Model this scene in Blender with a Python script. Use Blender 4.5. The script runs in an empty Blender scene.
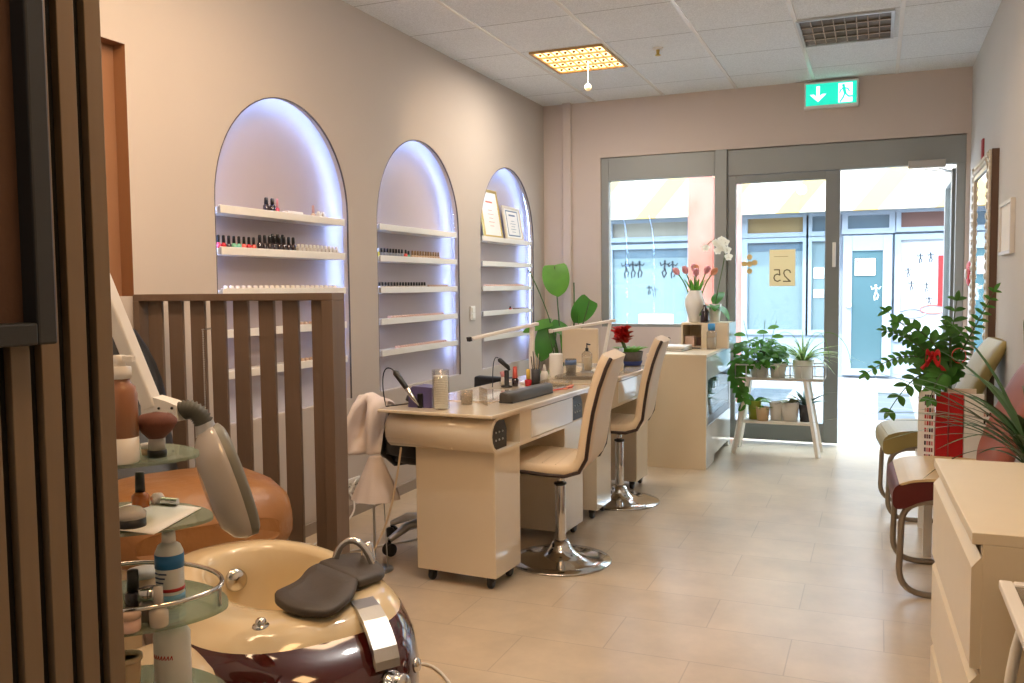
import bpy, math, random
from math import sin, cos, pi, radians, sqrt, atan2
from mathutils import Vector, Matrix
random.seed(11)
SC = bpy.context.scene
COL = SC.collection

# ------------------------------------------------------------------ colours and materials
def lin(c):
    out = []
    for v in c:
        v = v / 255.0
        out.append(v / 12.92 if v <= 0.04045 else ((v + 0.055) / 1.055) ** 2.4)
    return tuple(out)

def mat(name, rgb, rough=0.5, metal=0.0, var=0.06, scale=14.0, bump=0.0, bscale=60.0, bdist=0.004, coat=0.0,
        trans=0.0, emit=None, estr=0.0, alpha=1.0, spec=0.5, stretch=(1, 1, 1), sss=0.0, rgb2=None, leafy=0.0):
    m = bpy.data.materials.new(name)
    m.use_nodes = True
    nt = m.node_tree
    b = nt.nodes['Principled BSDF']
    tc = nt.nodes.new('ShaderNodeTexCoord')
    mp = nt.nodes.new('ShaderNodeMapping')
    mp.inputs['Scale'].default_value = stretch
    nt.links.new(tc.outputs['Object'], mp.inputs['Vector'])
    no = nt.nodes.new('ShaderNodeTexNoise')
    no.inputs['Scale'].default_value = scale
    no.inputs['Detail'].default_value = 4
    nt.links.new(mp.outputs['Vector'], no.inputs['Vector'])
    mx = nt.nodes.new('ShaderNodeMix')
    mx.data_type = 'RGBA'
    c = lin(rgb)
    if rgb2:
        a, d = c, lin(rgb2)
        rp = nt.nodes.new('ShaderNodeValToRGB')
        rp.color_ramp.elements[0].position = 0.35
        rp.color_ramp.elements[1].position = 0.65
        nt.links.new(no.outputs['Fac'], rp.inputs['Fac'])
        nt.links.new(rp.outputs['Color'], mx.inputs['Factor'])
    else:
        a = tuple(max(0, v * (1 - var)) for v in c)
        d = tuple(min(1, v * (1 + var)) for v in c)
        nt.links.new(no.outputs['Fac'], mx.inputs['Factor'])
    mx.inputs['A'].default_value = (*a, 1)
    mx.inputs['B'].default_value = (*d, 1)
    nt.links.new(mx.outputs['Result'], b.inputs['Base Color'])
    b.inputs['Roughness'].default_value = rough
    b.inputs['Metallic'].default_value = metal
    b.inputs['Specular IOR Level'].default_value = spec
    b.inputs['Coat Weight'].default_value = coat
    b.inputs['Transmission Weight'].default_value = trans
    b.inputs['Alpha'].default_value = alpha
    if sss:
        b.inputs['Subsurface Weight'].default_value = sss
        b.inputs['Subsurface Radius'].default_value = (0.01, 0.01, 0.01)
    if emit:
        b.inputs['Emission Color'].default_value = (*lin(emit), 1)
        b.inputs['Emission Strength'].default_value = estr
    if leafy:
        tl = nt.nodes.new('ShaderNodeBsdfTranslucent')
        nt.links.new(mx.outputs['Result'], tl.inputs['Color'])
        ms = nt.nodes.new('ShaderNodeMixShader')
        ms.inputs['Fac'].default_value = leafy
        nt.links.new(b.outputs[0], ms.inputs[1])
        nt.links.new(tl.outputs[0], ms.inputs[2])
        nt.links.new(ms.outputs[0], nt.nodes['Material Output'].inputs['Surface'])
    if bump:
        n2 = nt.nodes.new('ShaderNodeTexNoise')
        n2.inputs['Scale'].default_value = bscale
        n2.inputs['Detail'].default_value = 5
        nt.links.new(mp.outputs['Vector'], n2.inputs['Vector'])
        bp = nt.nodes.new('ShaderNodeBump')
        bp.inputs['Strength'].default_value = bump
        bp.inputs['Distance'].default_value = bdist
        nt.links.new(n2.outputs['Fac'], bp.inputs['Height'])
        nt.links.new(bp.outputs['Normal'], b.inputs['Normal'])
    return m

def glass_mat(name, tint=(235, 245, 243), gloss=0.06, haze=0.0, hazecol=(220, 232, 228), rough=0.02):
    """thin clear glass: mostly straight through, a little mirror, optional frosting"""
    m = bpy.data.materials.new(name)
    m.use_nodes = True
    nt = m.node_tree
    for n in list(nt.nodes):
        nt.nodes.remove(n)
    out = nt.nodes.new('ShaderNodeOutputMaterial')
    tr = nt.nodes.new('ShaderNodeBsdfTransparent')
    tr.inputs['Color'].default_value = (*lin(tint), 1)
    gl = nt.nodes.new('ShaderNodeBsdfGlossy')
    gl.inputs['Roughness'].default_value = rough
    fr = nt.nodes.new('ShaderNodeLayerWeight')
    fr.inputs['Blend'].default_value = 0.25
    mu = nt.nodes.new('ShaderNodeMath')
    mu.operation = 'MULTIPLY_ADD'
    mu.inputs[1].default_value = 0.3
    mu.inputs[2].default_value = gloss
    nt.links.new(fr.outputs['Fresnel'], mu.inputs[0])
    mx = nt.nodes.new('ShaderNodeMixShader')
    nt.links.new(mu.outputs[0], mx.inputs['Fac'])
    last = tr
    if haze:
        df = nt.nodes.new('ShaderNodeBsdfDiffuse')
        df.inputs['Color'].default_value = (*lin(hazecol), 1)
        m2 = nt.nodes.new('ShaderNodeMixShader')
        m2.inputs['Fac'].default_value = haze
        nt.links.new(tr.outputs[0], m2.inputs[1])
        nt.links.new(df.outputs[0], m2.inputs[2])
        last = m2
    nt.links.new(last.outputs[0], mx.inputs[1])
    nt.links.new(gl.outputs[0], mx.inputs[2])
    nt.links.new(mx.outputs[0], out.inputs['Surface'])
    return m

def emat(name, rgb, s):
    m = bpy.data.materials.new(name)
    m.use_nodes = True
    b = m.node_tree.nodes['Principled BSDF']
    b.inputs['Base Color'].default_value = (*lin(rgb), 1)
    b.inputs['Emission Color'].default_value = (*lin(rgb), 1)
    b.inputs['Emission Strength'].default_value = s
    return m

def brick_mat(name, c1, c2, mortar, bw, rh, off, msize, shift=(0, 0, 0), rough=0.4, mottle=0.12, mscale=5.0, bump=0.15, bias=0.0, fine=0.0):
    m = bpy.data.materials.new(name)
    m.use_nodes = True
    nt = m.node_tree
    b = nt.nodes['Principled BSDF']
    tc = nt.nodes.new('ShaderNodeTexCoord')
    mp = nt.nodes.new('ShaderNodeMapping')
    mp.inputs['Location'].default_value = shift
    nt.links.new(tc.outputs['Object'], mp.inputs['Vector'])
    br = nt.nodes.new('ShaderNodeTexBrick')
    br.offset = off
    br.inputs['Color1'].default_value = (*lin(c1), 1)
    br.inputs['Color2'].default_value = (*lin(c2), 1)
    br.inputs['Mortar'].default_value = (*lin(mortar), 1)
    br.inputs['Scale'].default_value = 1
    br.inputs['Mortar Size'].default_value = msize
    br.inputs['Mortar Smooth'].default_value = 0.1
    br.inputs['Bias'].default_value = bias
    br.inputs['Brick Width'].default_value = bw
    br.inputs['Row Height'].default_value = rh
    nt.links.new(mp.outputs['Vector'], br.inputs['Vector'])
    no = nt.nodes.new('ShaderNodeTexNoise')
    no.inputs['Scale'].default_value = mscale
    no.inputs['Detail'].default_value = 8
    no.inputs['Roughness'].default_value = 0.65
    nt.links.new(tc.outputs['Object'], no.inputs['Vector'])
    rp = nt.nodes.new('ShaderNodeMapRange')
    rp.inputs['From Min'].default_value = 0.3
    rp.inputs['From Max'].default_value = 0.7
    rp.inputs['To Min'].default_value = 1 - mottle
    rp.inputs['To Max'].default_value = 1 + mottle * 0.5
    nt.links.new(no.outputs['Fac'], rp.inputs['Value'])
    fac = rp.outputs['Result']
    if fine:
        n3 = nt.nodes.new('ShaderNodeTexNoise')
        n3.inputs['Scale'].default_value = 130
        n3.inputs['Detail'].default_value = 3
        nt.links.new(tc.outputs['Object'], n3.inputs['Vector'])
        r3 = nt.nodes.new('ShaderNodeMapRange')
        r3.inputs['From Min'].default_value = 0.35
        r3.inputs['From Max'].default_value = 0.65
        r3.inputs['To Min'].default_value = 1 - fine
        r3.inputs['To Max'].default_value = 1 + fine * 0.4
        nt.links.new(n3.outputs['Fac'], r3.inputs['Value'])
        mm = nt.nodes.new('ShaderNodeMath')
        mm.operation = 'MULTIPLY'
        nt.links.new(fac, mm.inputs[0])
        nt.links.new(r3.outputs['Result'], mm.inputs[1])
        fac = mm.outputs[0]
    vm = nt.nodes.new('ShaderNodeVectorMath')
    vm.operation = 'SCALE'
    nt.links.new(br.outputs['Color'], vm.inputs[0])
    nt.links.new(fac, vm.inputs['Scale'])
    nt.links.new(vm.outputs['Vector'], b.inputs['Base Color'])
    b.inputs['Roughness'].default_value = rough
    bp = nt.nodes.new('ShaderNodeBump')
    bp.inputs['Strength'].default_value = bump
    bp.inputs['Distance'].default_value = 0.003
    bp.invert = True
    nt.links.new(br.outputs['Fac'], bp.inputs['Height'])
    nt.links.new(bp.outputs['Normal'], b.inputs['Normal'])
    return m

# ------------------------------------------------------------------ mesh builder
class G:
    def __init__(s):
        s.v, s.f, s.mi, s.sm = [], [], [], []
    def add(s, verts, faces, mi=0, smooth=False):
        b = len(s.v)
        s.v += [tuple(p) for p in verts]
        for f in faces:
            s.f.append(tuple(b + i for i in f))
            s.mi.append(mi)
            s.sm.append(smooth)
        return s
    def box(s, x0, x1, y0, y1, z0, z1, mi=0, M=None):
        vs = [Vector((x, y, z)) for z in (z0, z1) for y in (y0, y1) for x in (x0, x1)]
        if M is not None:
            vs = [M @ v for v in vs]
        return s.add(vs, [(0, 2, 3, 1), (4, 5, 7, 6), (0, 1, 5, 4), (2, 6, 7, 3), (0, 4, 6, 2), (1, 3, 7, 5)], mi)
    def bar(s, a, b, w, h, mi=0, up=(0, 0, 1)):
        """a box beam from a to b, w across and h along up"""
        a, b = Vector(a), Vector(b)
        d = (b - a)
        L = d.length
        d.normalize()
        u = Vector(up)
        x = d.cross(u)
        if x.length < 1e-4:
            x = d.cross(Vector((1, 0, 0)))
        x.normalize()
        u = x.cross(d)
        M = Matrix((x, d, u)).transposed().to_4x4()
        M.translation = a
        return s.box(-w / 2, w / 2, 0, L, -h / 2, h / 2, mi, M)
    def loft(s, rings, mi=0, smooth=True, cap0=True, cap1=True, closed=True):
        n = len(rings[0])
        vs = [p for r in rings for p in r]
        fs = []
        for k in range(len(rings) - 1):
            for i in range(n if closed else n - 1):
                j = (i + 1) % n
                fs.append((k * n + i, k * n + j, (k + 1) * n + j, (k + 1) * n + i))
        s.add(vs, fs, mi, smooth)
        if closed:
            if cap0:
                s.add(rings[0], [tuple(reversed(range(n)))], mi, False)
            if cap1:
                s.add(rings[-1], [tuple(range(n))], mi, False)
        return s
    def tube(s, pts, r, n=8, mi=0, closed=False, cap=True, flat=None):
        pts = [Vector(p) for p in pts]
        N = len(pts)
        rs = r if isinstance(r, (list, tuple)) else [r] * N
        rings = []
        ref = None
        for i, p in enumerate(pts):
            if closed:
                t = pts[(i + 1) % N] - pts[i - 1]
            else:
                t = pts[min(i + 1, N - 1)] - pts[max(i - 1, 0)]
            if t.length < 1e-9:
                t = Vector((0, 0, 1))
            t.normalize()
            if ref is None:
                ref = Vector((0, 0, 1)) if abs(t.z) < 0.9 else Vector((1, 0, 0))
            x = ref - t * ref.dot(t)
            if x.length < 1e-5:
                x = t.orthogonal()
            x.normalize()
            ref = x
            y = t.cross(x)
            ky = flat if flat else 1.0
            rings.append([p + x * (rs[i] * ky * cos(2 * pi * k / n)) + y * (rs[i] * sin(2 * pi * k / n)) for k in range(n)])
        if closed:
            rings.append(rings[0])
            return s.loft(rings, mi, True, False, False)
        return s.loft(rings, mi, True, cap, cap)
    def lathe(s, prof, c=(0, 0, 0), n=24, mi=0, sx=1.0, sy=1.0, M=None, wob=None, cap=True):
        c = Vector(c)
        rings = []
        for k, (r, z) in enumerate(prof):
            ring = []
            for i in range(n):
                a = 2 * pi * i / n
                rr = r * (wob(a, k, z) if wob else 1.0)
                p = Vector((rr * cos(a) * sx, rr * sin(a) * sy, z))
                if M is not None:
                    p = M @ p
                ring.append(c + p)
            rings.append(ring)
        return s.loft(rings, mi, True, cap, cap)
    def prism(s, poly, fa, fb, mi=0, smooth=False):
        """poly: list of 2-D points; fa, fb map (u, v) to the two end faces"""
        A = [fa(*p) for p in poly]
        B = [fb(*p) for p in poly]
        n = len(poly)
        s.add(A + B, [(i, (i + 1) % n, n + (i + 1) % n, n + i) for i in range(n)], mi, smooth)
        s.add(A, [tuple(reversed(range(n)))], mi)
        s.add(B, [tuple(range(n))], mi)
        return s
    def ball(s, c, r, n=12, m=8, mi=0, sc=(1, 1, 1), M=None):
        c = Vector(c)
        rings = []
        for k in range(m + 1):
            t = -pi / 2 + pi * k / m
            ring = []
            for i in range(n):
                a = 2 * pi * i / n
                p = Vector((r * sc[0] * cos(t) * cos(a), r * sc[1] * cos(t) * sin(a), r * sc[2] * sin(t)))
                ring.append(c + (M @ p if M is not None else p))
            rings.append(ring)
        return s.loft(rings, mi, True, False, False)
    def sheet(s, fn, nu, nv, mi=0, smooth=True):
        vs = [fn(i / nu, j / nv) for j in range(nv + 1) for i in range(nu + 1)]
        fs = [(j * (nu + 1) + i, j * (nu + 1) + i + 1, (j + 1) * (nu + 1) + i + 1, (j + 1) * (nu + 1) + i) for j in range(nv) for i in range(nu)]
        return s.add(vs, fs, mi, smooth)
    def leaf(s, base, d, up, L, W, droop=0.3, fold=0.25, n=6, shape='oval', mi=0):
        """one leaf blade: d is where it points, up its upper face"""
        base, d, up = Vector(base), Vector(d).normalized(), Vector(up)
        side = d.cross(up)
        if side.length < 1e-4:
            side = d.orthogonal()
        side.normalize()
        up = side.cross(d).normalized()
        vs = []
        for k in range(n + 1):
            t = k / n
            if shape == 'oval':
                w = sin(pi * min(1, t * 0.92 + 0.06)) ** 0.75
            elif shape == 'heart':
                w = (1 - t) ** 0.62 * (0.78 + 1.0 * t) if t > 0.02 else 0.72
            else:                                  # strap
                w = min(1, 0.55 + t * 1.4) * (1 - t ** 3) ** 0.8
            p = base + d * (L * t * (1 - 0.18 * droop * t)) - up * (droop * L * t * t)
            e = W * 0.5 * max(w, 0.02)
            back = d * (-0.16 * L if (shape == 'heart' and k == 0) else 0)
            lift = up * (fold * e)
            vs += [p + side * e + lift + back, p, p - side * e + lift + back]
        fs = []
        for k in range(n):
            a = 3 * k
            fs += [(a, a + 1, a + 4, a + 3), (a + 1, a + 2, a + 5, a + 4)]
        return s.add(vs, fs, mi, True)

def obj(name, g, m, parent=None, bevel=0.0, sub=0, world=False, auto=False, solid=0.0):
    me = bpy.data.meshes.new(name)
    vs = g.v
    if world and parent is not None:
        inv = root_matrix(parent).inverted()
        vs = [tuple(inv @ Vector(v)) for v in vs]
    me.from_pydata(vs, [], g.f)
    ms = m if isinstance(m, (list, tuple)) else [m]
    for q in ms:
        me.materials.append(q)
    me.polygons.foreach_set('material_index', g.mi)
    me.polygons.foreach_set('use_smooth', g.sm)
    me.update()
    o = bpy.data.objects.new(name, me)
    COL.objects.link(o)
    if parent is not None:
        o.parent = parent
    if solid:
        q = o.modifiers.new('Solidify', 'SOLIDIFY')
        q.thickness = solid
        q.offset = 0
    if bevel:
        q = o.modifiers.new('Bevel', 'BEVEL')
        q.width = bevel
        q.segments = 2
        q.limit_method = 'ANGLE'
        q.angle_limit = radians(40)
    if sub:
        q = o.modifiers.new('Subdivision', 'SUBSURF')
        q.levels = q.render_levels = sub
    return o

def root_matrix(o):
    M = Matrix.Translation(o.location) @ o.rotation_euler.to_matrix().to_4x4()
    return root_matrix(o.parent) @ M if o.parent else M

def tag(o, label, cat, group=None):
    o['label'] = label
    o['category'] = cat
    if group:
        o['group'] = group
    return o

def T(name, label, cat, loc=(0, 0, 0), rotz=0.0, group=None):
    o = bpy.data.objects.new(name, None)
    o.empty_display_size = 0.05
    COL.objects.link(o)
    o.location = loc
    o.rotation_euler = (0, 0, rotz)
    return tag(o, label, cat, group)

def single(name, g, m, label, cat, group=None, loc=None, bevel=0.0, sub=0, solid=0.0, rotz=0.0):
    """a thing that is one mesh; with loc, g is in local coordinates"""
    o = obj(name, g, m, None, bevel, sub, solid=solid)
    if loc is not None:
        o.location = loc
        o.rotation_euler = (0, 0, rotz)
    return tag(o, label, cat, group)

def struct(name, g, m, bevel=0.0):
    o = obj(name, g, m, None, bevel)
    o['kind'] = 'structure'
    return o

def kids(o):
    return [c for c in bpy.data.objects if c.parent == o]

def dup(root, loc, rotz=None, label=None, group=None):
    r = root.copy()
    COL.objects.link(r)
    r.location = loc
    if rotz is not None:
        r.rotation_euler = (0, 0, rotz)
    if label:
        r['label'] = label
    if group:
        r['group'] = group
    for ch in root.children:
        c = ch.copy()
        COL.objects.link(c)
        c.parent = r
        for gch in ch.children:
            d = gch.copy()
            COL.objects.link(d)
            d.parent = c
    return r

def arc(c, r, a0, a1, n, f):
    return [f(c[0] + r * cos(a0 + (a1 - a0) * i / n), c[1] + r * sin(a0 + (a1 - a0) * i / n)) for i in range(n + 1)]

def bez(p0, p1, p2, n):
    p0, p1, p2 = Vector(p0), Vector(p1), Vector(p2)
    return [p0 * (1 - t) ** 2 + p1 * 2 * t * (1 - t) + p2 * t * t for t in [i / n for i in range(n + 1)]]

def bez3(p0, p1, p2, p3, n):
    p0, p1, p2, p3 = map(Vector, (p0, p1, p2, p3))
    return [p0 * (1 - t) ** 3 + p1 * 3 * t * (1 - t) ** 2 + p2 * 3 * t * t * (1 - t) + p3 * t ** 3 for t in [i / n for i in range(n + 1)]]

def stroke(g, pts, w, fm, th=0.002, mi=0):
    """a flat inked line through 2-D pts, w wide; fm maps (u, v, height) to the world"""
    for (a, b) in zip(pts[:-1], pts[1:]):
        ax, ay = a
        bx, by = b
        L = math.hypot(bx - ax, by - ay) or 1e-6
        nx, ny = -(by - ay) / L * w / 2, (bx - ax) / L * w / 2
        ex, ey = (bx - ax) / L * w * 0.3, (by - ay) / L * w * 0.3
        poly = [(ax - ex + nx, ay - ey + ny), (ax - ex - nx, ay - ey - ny), (bx + ex - nx, by + ey - ny), (bx + ex + nx, by + ey + ny)]
        g.prism(poly, lambda u, v: fm(u, v, 0), lambda u, v: fm(u, v, th), mi)

def disc(g, c, r, fm, th=0.002, n=12, mi=0):
    g.prism([(c[0] + r * cos(2 * pi * i / n), c[1] + r * sin(2 * pi * i / n)) for i in range(n)], lambda u, v: fm(u, v, 0), lambda u, v: fm(u, v, th), mi)

def text(name, body, size, m, loc, rot, parent=None, extr=0.0008, align='CENTER'):
    cu = bpy.data.curves.new(name, 'FONT')
    cu.body = body
    cu.size = size
    cu.extrude = extr
    cu.align_x = align
    cu.align_y = 'CENTER'
    cu.materials.append(m)
    o = bpy.data.objects.new(name, cu)
    COL.objects.link(o)
    o.rotation_euler = rot
    if parent is not None:
        o.parent = parent
        o.location = root_matrix(parent).inverted() @ Vector(loc)
    else:
        o.location = loc
    return o
# ------------------------------------------------------------------ palette
M_WALL = mat('wall_paint', (190, 179, 169), 0.85, var=0.03, scale=3, bump=0.05, bscale=220)
M_WALLF = mat('wall_paint_mauve', (204, 189, 178), 0.85, var=0.03, scale=3, bump=0.05, bscale=220)
M_WALLR = mat('wall_paint_pale', (204, 200, 194), 0.8, var=0.03, scale=3, bump=0.05, bscale=220)
M_NICHE = mat('niche_paint', (178, 164, 158), 0.85, var=0.03, scale=4)
M_RECESS = mat('recess_paint', (140, 98, 66), 0.8, var=0.05, scale=4)
M_BASE = mat('skirting_grey', (150, 138, 126), 0.5, var=0.06)
M_GREY = mat('grey_aluminium', (146, 148, 144), 0.45, metal=0.15, var=0.04, scale=6)
M_GREYD = mat('grey_aluminium_dark', (128, 131, 130), 0.45, metal=0.15, var=0.04, scale=6)
M_WHITE = mat('white_lacquer', (232, 228, 220), 0.35, var=0.03)
M_WHITEP = mat('white_plastic', (228, 224, 218), 0.4, var=0.03)
M_CREAM = mat('cream_gloss', (222, 207, 182), 0.09, var=0.025, scale=5, coat=0.3)
M_CREAMD = mat('cream_edge', (208, 184, 148), 0.3, var=0.03)
M_CREAMW = mat('pale_gloss_front', (226, 222, 214), 0.1, var=0.03, coat=0.5)
M_IVORY = mat('ivory_board', (226, 208, 178), 0.3, var=0.03, scale=6)
M_CHROME = mat('chrome', (210, 208, 205), 0.12, metal=1.0, var=0.03)
M_STEEL = mat('brushed_steel', (186, 186, 184), 0.32, metal=0.9, var=0.06, scale=30, stretch=(1, 12, 1))
M_BLACK = mat('black_plastic', (24, 23, 23), 0.4, var=0.1)
M_BLACKL = mat('black_leather', (30, 29, 29), 0.42, var=0.12, bump=0.2, bscale=140)
M_RUBBER = mat('dark_rubber', (62, 54, 46), 0.6, var=0.16, scale=22, bump=0.15, bscale=120)
M_LEATHER = mat('cream_leather', (218, 196, 164), 0.42, var=0.04, scale=9, bump=0.12, bscale=160)
M_PIPING = mat('brown_piping', (48, 30, 22), 0.5)
M_SLATW = mat('brown_wood_slat', (112, 95, 82), 0.55, var=0.1, scale=9, stretch=(8, 8, 0.6))
M_FELT = mat('black_felt', (12, 11, 10), 0.95, var=0.2, bump=0.2)
M_SLAT = mat('grey_oak_slat', (116, 98, 76), 0.6, var=0.1, scale=14, stretch=(6, 6, 0.4))
M_FRAMEB = mat('black_frame', (34, 35, 35), 0.4, var=0.1)
M_CANVAS = mat('brown_canvas', (76, 50, 32), 0.7, var=0.12, scale=4, bump=0.2, bscale=90)
M_LEAF = mat('leaf_green', (74, 130, 48), 0.4, var=0.3, scale=8, leafy=0.42)
M_LEAFD = mat('leaf_dark_green', (70, 116, 48), 0.35, var=0.3, scale=10, leafy=0.4)
M_LEAFL = mat('leaf_bright_green', (100, 156, 52), 0.45, var=0.25, scale=9, leafy=0.4)
M_LEAFV = mat('leaf_variegated', (84, 136, 66), 0.45, var=0.3, scale=30, rgb2=(176, 198, 120), leafy=0.35)
M_STEM = mat('plant_stem', (74, 96, 46), 0.55, var=0.2)
M_SOIL = mat('potting_soil', (54, 40, 30), 0.95, var=0.4, scale=60, bump=0.5)
M_POTW = mat('white_ceramic', (226, 222, 214), 0.3, var=0.03)
M_POTG = mat('lime_ceramic', (160, 168, 58), 0.35, var=0.06)
M_POTB = mat('beige_ceramic', (206, 176, 138), 0.45, var=0.06)
M_POTD = mat('dark_grey_pot', (58, 58, 60), 0.5, var=0.08)
M_RED = mat('red_card', (176, 22, 24), 0.4, var=0.06)
M_REDF = mat('red_fabric', (190, 30, 28), 0.5, var=0.15)
M_PINK = mat('pink_petal', (240, 188, 192), 0.5, var=0.15, scale=30, leafy=0.5)
M_PETALW = mat('white_petal', (244, 240, 226), 0.5, var=0.05, leafy=0.3)
M_OLIVE = mat('olive_leather', (152, 136, 80), 0.4, var=0.06, scale=9, bump=0.1, bscale=150)
M_BURG = mat('burgundy_gloss', (64, 14, 12), 0.1, var=0.1, coat=0.6)
M_TUB = mat('cream_acrylic', (214, 194, 156), 0.12, var=0.02, coat=0.5)
M_ORANGE = mat('tan_leather', (148, 102, 58), 0.34, var=0.12, scale=10, bump=0.6, bscale=5, bdist=0.03)
M_GLASS = glass_mat('clear_glass', (250, 250, 248), 0.03)
M_PANE = glass_mat('window_glass', (246, 250, 250), 0.02)
M_SHELFG = glass_mat('frosted_green_glass', (206, 222, 210), 0.05, 0.30, (186, 196, 180))
M_CLEARP = glass_mat('clear_plastic', (236, 232, 224), 0.08, 0.12, (226, 216, 200))
M_LILAC = mat('lilac_plastic', (94, 86, 132), 0.35, var=0.06)
M_TOWEL = mat('pale_towel', (232, 220, 214), 0.95, var=0.06, scale=20, bump=0.6, bscale=240)
M_TAUPE = mat('taupe_cloth', (212, 198, 188), 0.9, var=0.05, scale=20, bump=0.3, bscale=200)
M_CORD = mat('pale_cable', (206, 184, 152), 0.5)
M_PAPER = mat('paper', (238, 234, 226), 0.7, var=0.02)
M_INK = mat('dark_ink', (46, 46, 50), 0.6)
M_GOLD = mat('pale_gold', (206, 178, 98), 0.35, metal=0.5)
M_TUBEM = mat('satin_tube', (150, 138, 122), 0.35, metal=0.7)
M_AMBER = mat('amber_liquid', (176, 96, 30), 0.2, var=0.1, coat=0.4)
M_BROWNB = mat('brown_lotion', (152, 102, 70), 0.3, var=0.08, coat=0.3)
M_BLUE = mat('blue_label', (40, 112, 170), 0.4, var=0.06)
M_BRISTLE = mat('red_brown_bristle', (98, 52, 34), 0.8, var=0.35, scale=60, stretch=(8, 8, 1))
M_SILVERW = mat('silver_white_plastic', (176, 168, 160), 0.22, var=0.03, coat=0.4)
M_GREYP = mat('grey_green_plastic', (112, 110, 98), 0.4, var=0.05)
M_GLOSSB = mat('dark_gloss_bottle', (38, 22, 28), 0.15, coat=0.5)
# ------------------------------------------------------------------ the room
XL, XR, YF, YB, ZC = -2.639, 0.60, 7.10, -3.2, 2.764
M_FLOOR = brick_mat('floor_tiles', (208, 190, 164), (202, 183, 156), (184, 166, 142), 0.595, 0.309, 0.5, 0.0022,
                    shift=(0.557, 0.246, 0), rough=0.3, mottle=0.17, mscale=3.2)
M_CEIL = brick_mat('ceiling_tiles', (236, 239, 241), (231, 234, 236), (164, 164, 163), 0.572, 0.625, 0.0, 0.0035,
                   shift=(1.0354, -5.423, 0), rough=0.9, mottle=0.03, mscale=3.0, bump=0.4, fine=0.14)
struct('floor', G().box(XL - 0.2, XR + 0.1, YB, YF + 0.12, -0.06, 0.0), M_FLOOR)
struct('ceiling', G().box(XL - 0.2, XR + 0.1, YB, YF + 0.2, ZC, ZC + 0.08), M_CEIL)
# T-bars of the suspended ceiling
g = G()
for k in range(-2, 3):
    x = -1.0354 + 0.572 * k
    g.box(x - 0.012, x + 0.012, 1.0, YF, ZC - 0.005, ZC)
struct('trim_1', g, mat('grid_white', (244, 243, 240), 0.25, var=0.01))

ARCHES = [(3.035, 4.075), (4.365, 5.435), (5.785, 6.845)]
ZB, ZT = 0.645, 2.155
def arch_pts(y0, y1, n=28, o=0.0):
    r = (y1 - y0) / 2
    c = (y0 + y1) / 2
    zs = ZT - r
    return [(c - (r + o) * cos(pi * i / n), zs + (r + o) * sin(pi * i / n)) for i in range(n + 1)]
g = G()
def wq(y0, y1, z0, z1):
    g.add([(XL, y0, z0), (XL, y1, z0), (XL, y1, z1), (XL, y0, z1)], [(0, 1, 2, 3)])
RY0, RY1, RZ0, RZ1 = 1.75, 2.572, 1.223, 2.173
edges = [YB, RY0, RY1, 3.035, 4.075, 4.365, 5.435, 5.785, 6.845, YF + 0.1]
for i in (0, 2, 4, 6, 8):
    wq(edges[i], edges[i + 1], 0, ZC)
wq(RY0, RY1, 0, RZ0)
wq(RY0, RY1, RZ1, ZC)
TH = 0.035
for y0, y1 in ARCHES:
    wq(y0, y1, 0, ZB)
    P = arch_pts(y0, y1)
    for a, b in zip(P[:-1], P[1:]):
        g.add([(XL, a[0], a[1]), (XL, b[0], b[1]), (XL, b[0], ZC), (XL, a[0], ZC)], [(0, 1, 2, 3)])
    loop = [(y0, ZB)] + P + [(y1, ZB)]
    for a, b in zip(loop, loop[1:] + loop[:1]):
        g.add([(XL, a[0], a[1]), (XL, b[0], b[1]), (XL - TH, b[0], b[1]), (XL - TH, a[0], a[1])], [(0, 1, 2, 3)])
struct('wall_left', g, M_WALL)
# brown recess beside the first arch
g = G()
D = 0.06
a, b, c, d = (RY0, RZ0), (RY1, RZ0), (RY1, RZ1), (RY0, RZ1)
for p, q in ((a, b), (b, c), (c, d), (d, a)):
    g.add([(XL, *p), (XL, *q), (XL - D, *q), (XL - D, *p)], [(0, 1, 2, 3)])
g.add([(XL - D, *p) for p in (a, b, c, d)], [(0, 1, 2, 3)])
struct('wall_recess', g, M_RECESS)
# niche backs, the light strip hidden behind the edge of each arch, and a thin dark line round its opening
M_LED = emat('cool_led', (146, 182, 255), 50.0)
M_EDGELINE = mat('dark_edge_line', (96, 88, 84), 0.4, metal=0.5)
XB = XL - 0.118
k = 2
for y0, y1 in ARCHES:
    g = G()
    a0, a1, b0, b1 = y0 - 0.12, y1 + 0.12, ZB - 0.1, ZT + 0.12
    g.add([(XB, a0, b0), (XB, a1, b0), (XB, a1, b1), (XB, a0, b1), (XL - TH - 0.001, a0, b0), (XL - TH - 0.001, a1, b0), (XL - TH - 0.001, a1, b1), (XL - TH - 0.001, a0, b1)],
          [(0, 1, 2, 3), (0, 4, 5, 1), (1, 5, 6, 2), (2, 6, 7, 3), (3, 7, 4, 0)])
    struct('wall_niche', g, M_NICHE)
    P = arch_pts(y0, y1, 24, 0.035)
    strip = [(XL - TH - 0.012, y0 - 0.035, ZB + 0.12)] + [(XL - TH - 0.012, *p) for p in P] + [(XL - TH - 0.012, y1 + 0.035, ZB + 0.12)]
    struct('trim_%d' % k, G().tube(strip, 0.005, 6), M_LED)
    k += 1
    P = arch_pts(y0, y1, 36, -0.003)
    bead = [(XL - 0.004, y0 + 0.003, ZB)] + [(XL - 0.004, *p) for p in P] + [(XL - 0.004, y1 - 0.003, ZB)]
    g = G()
    for p, q in zip(bead[:-1], bead[1:]):
        g.bar(p, q, 0.006, 0.007, up=(1, 0, 0))
    struct('trim_%d' % k, g, M_EDGELINE)
    k += 1

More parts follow.
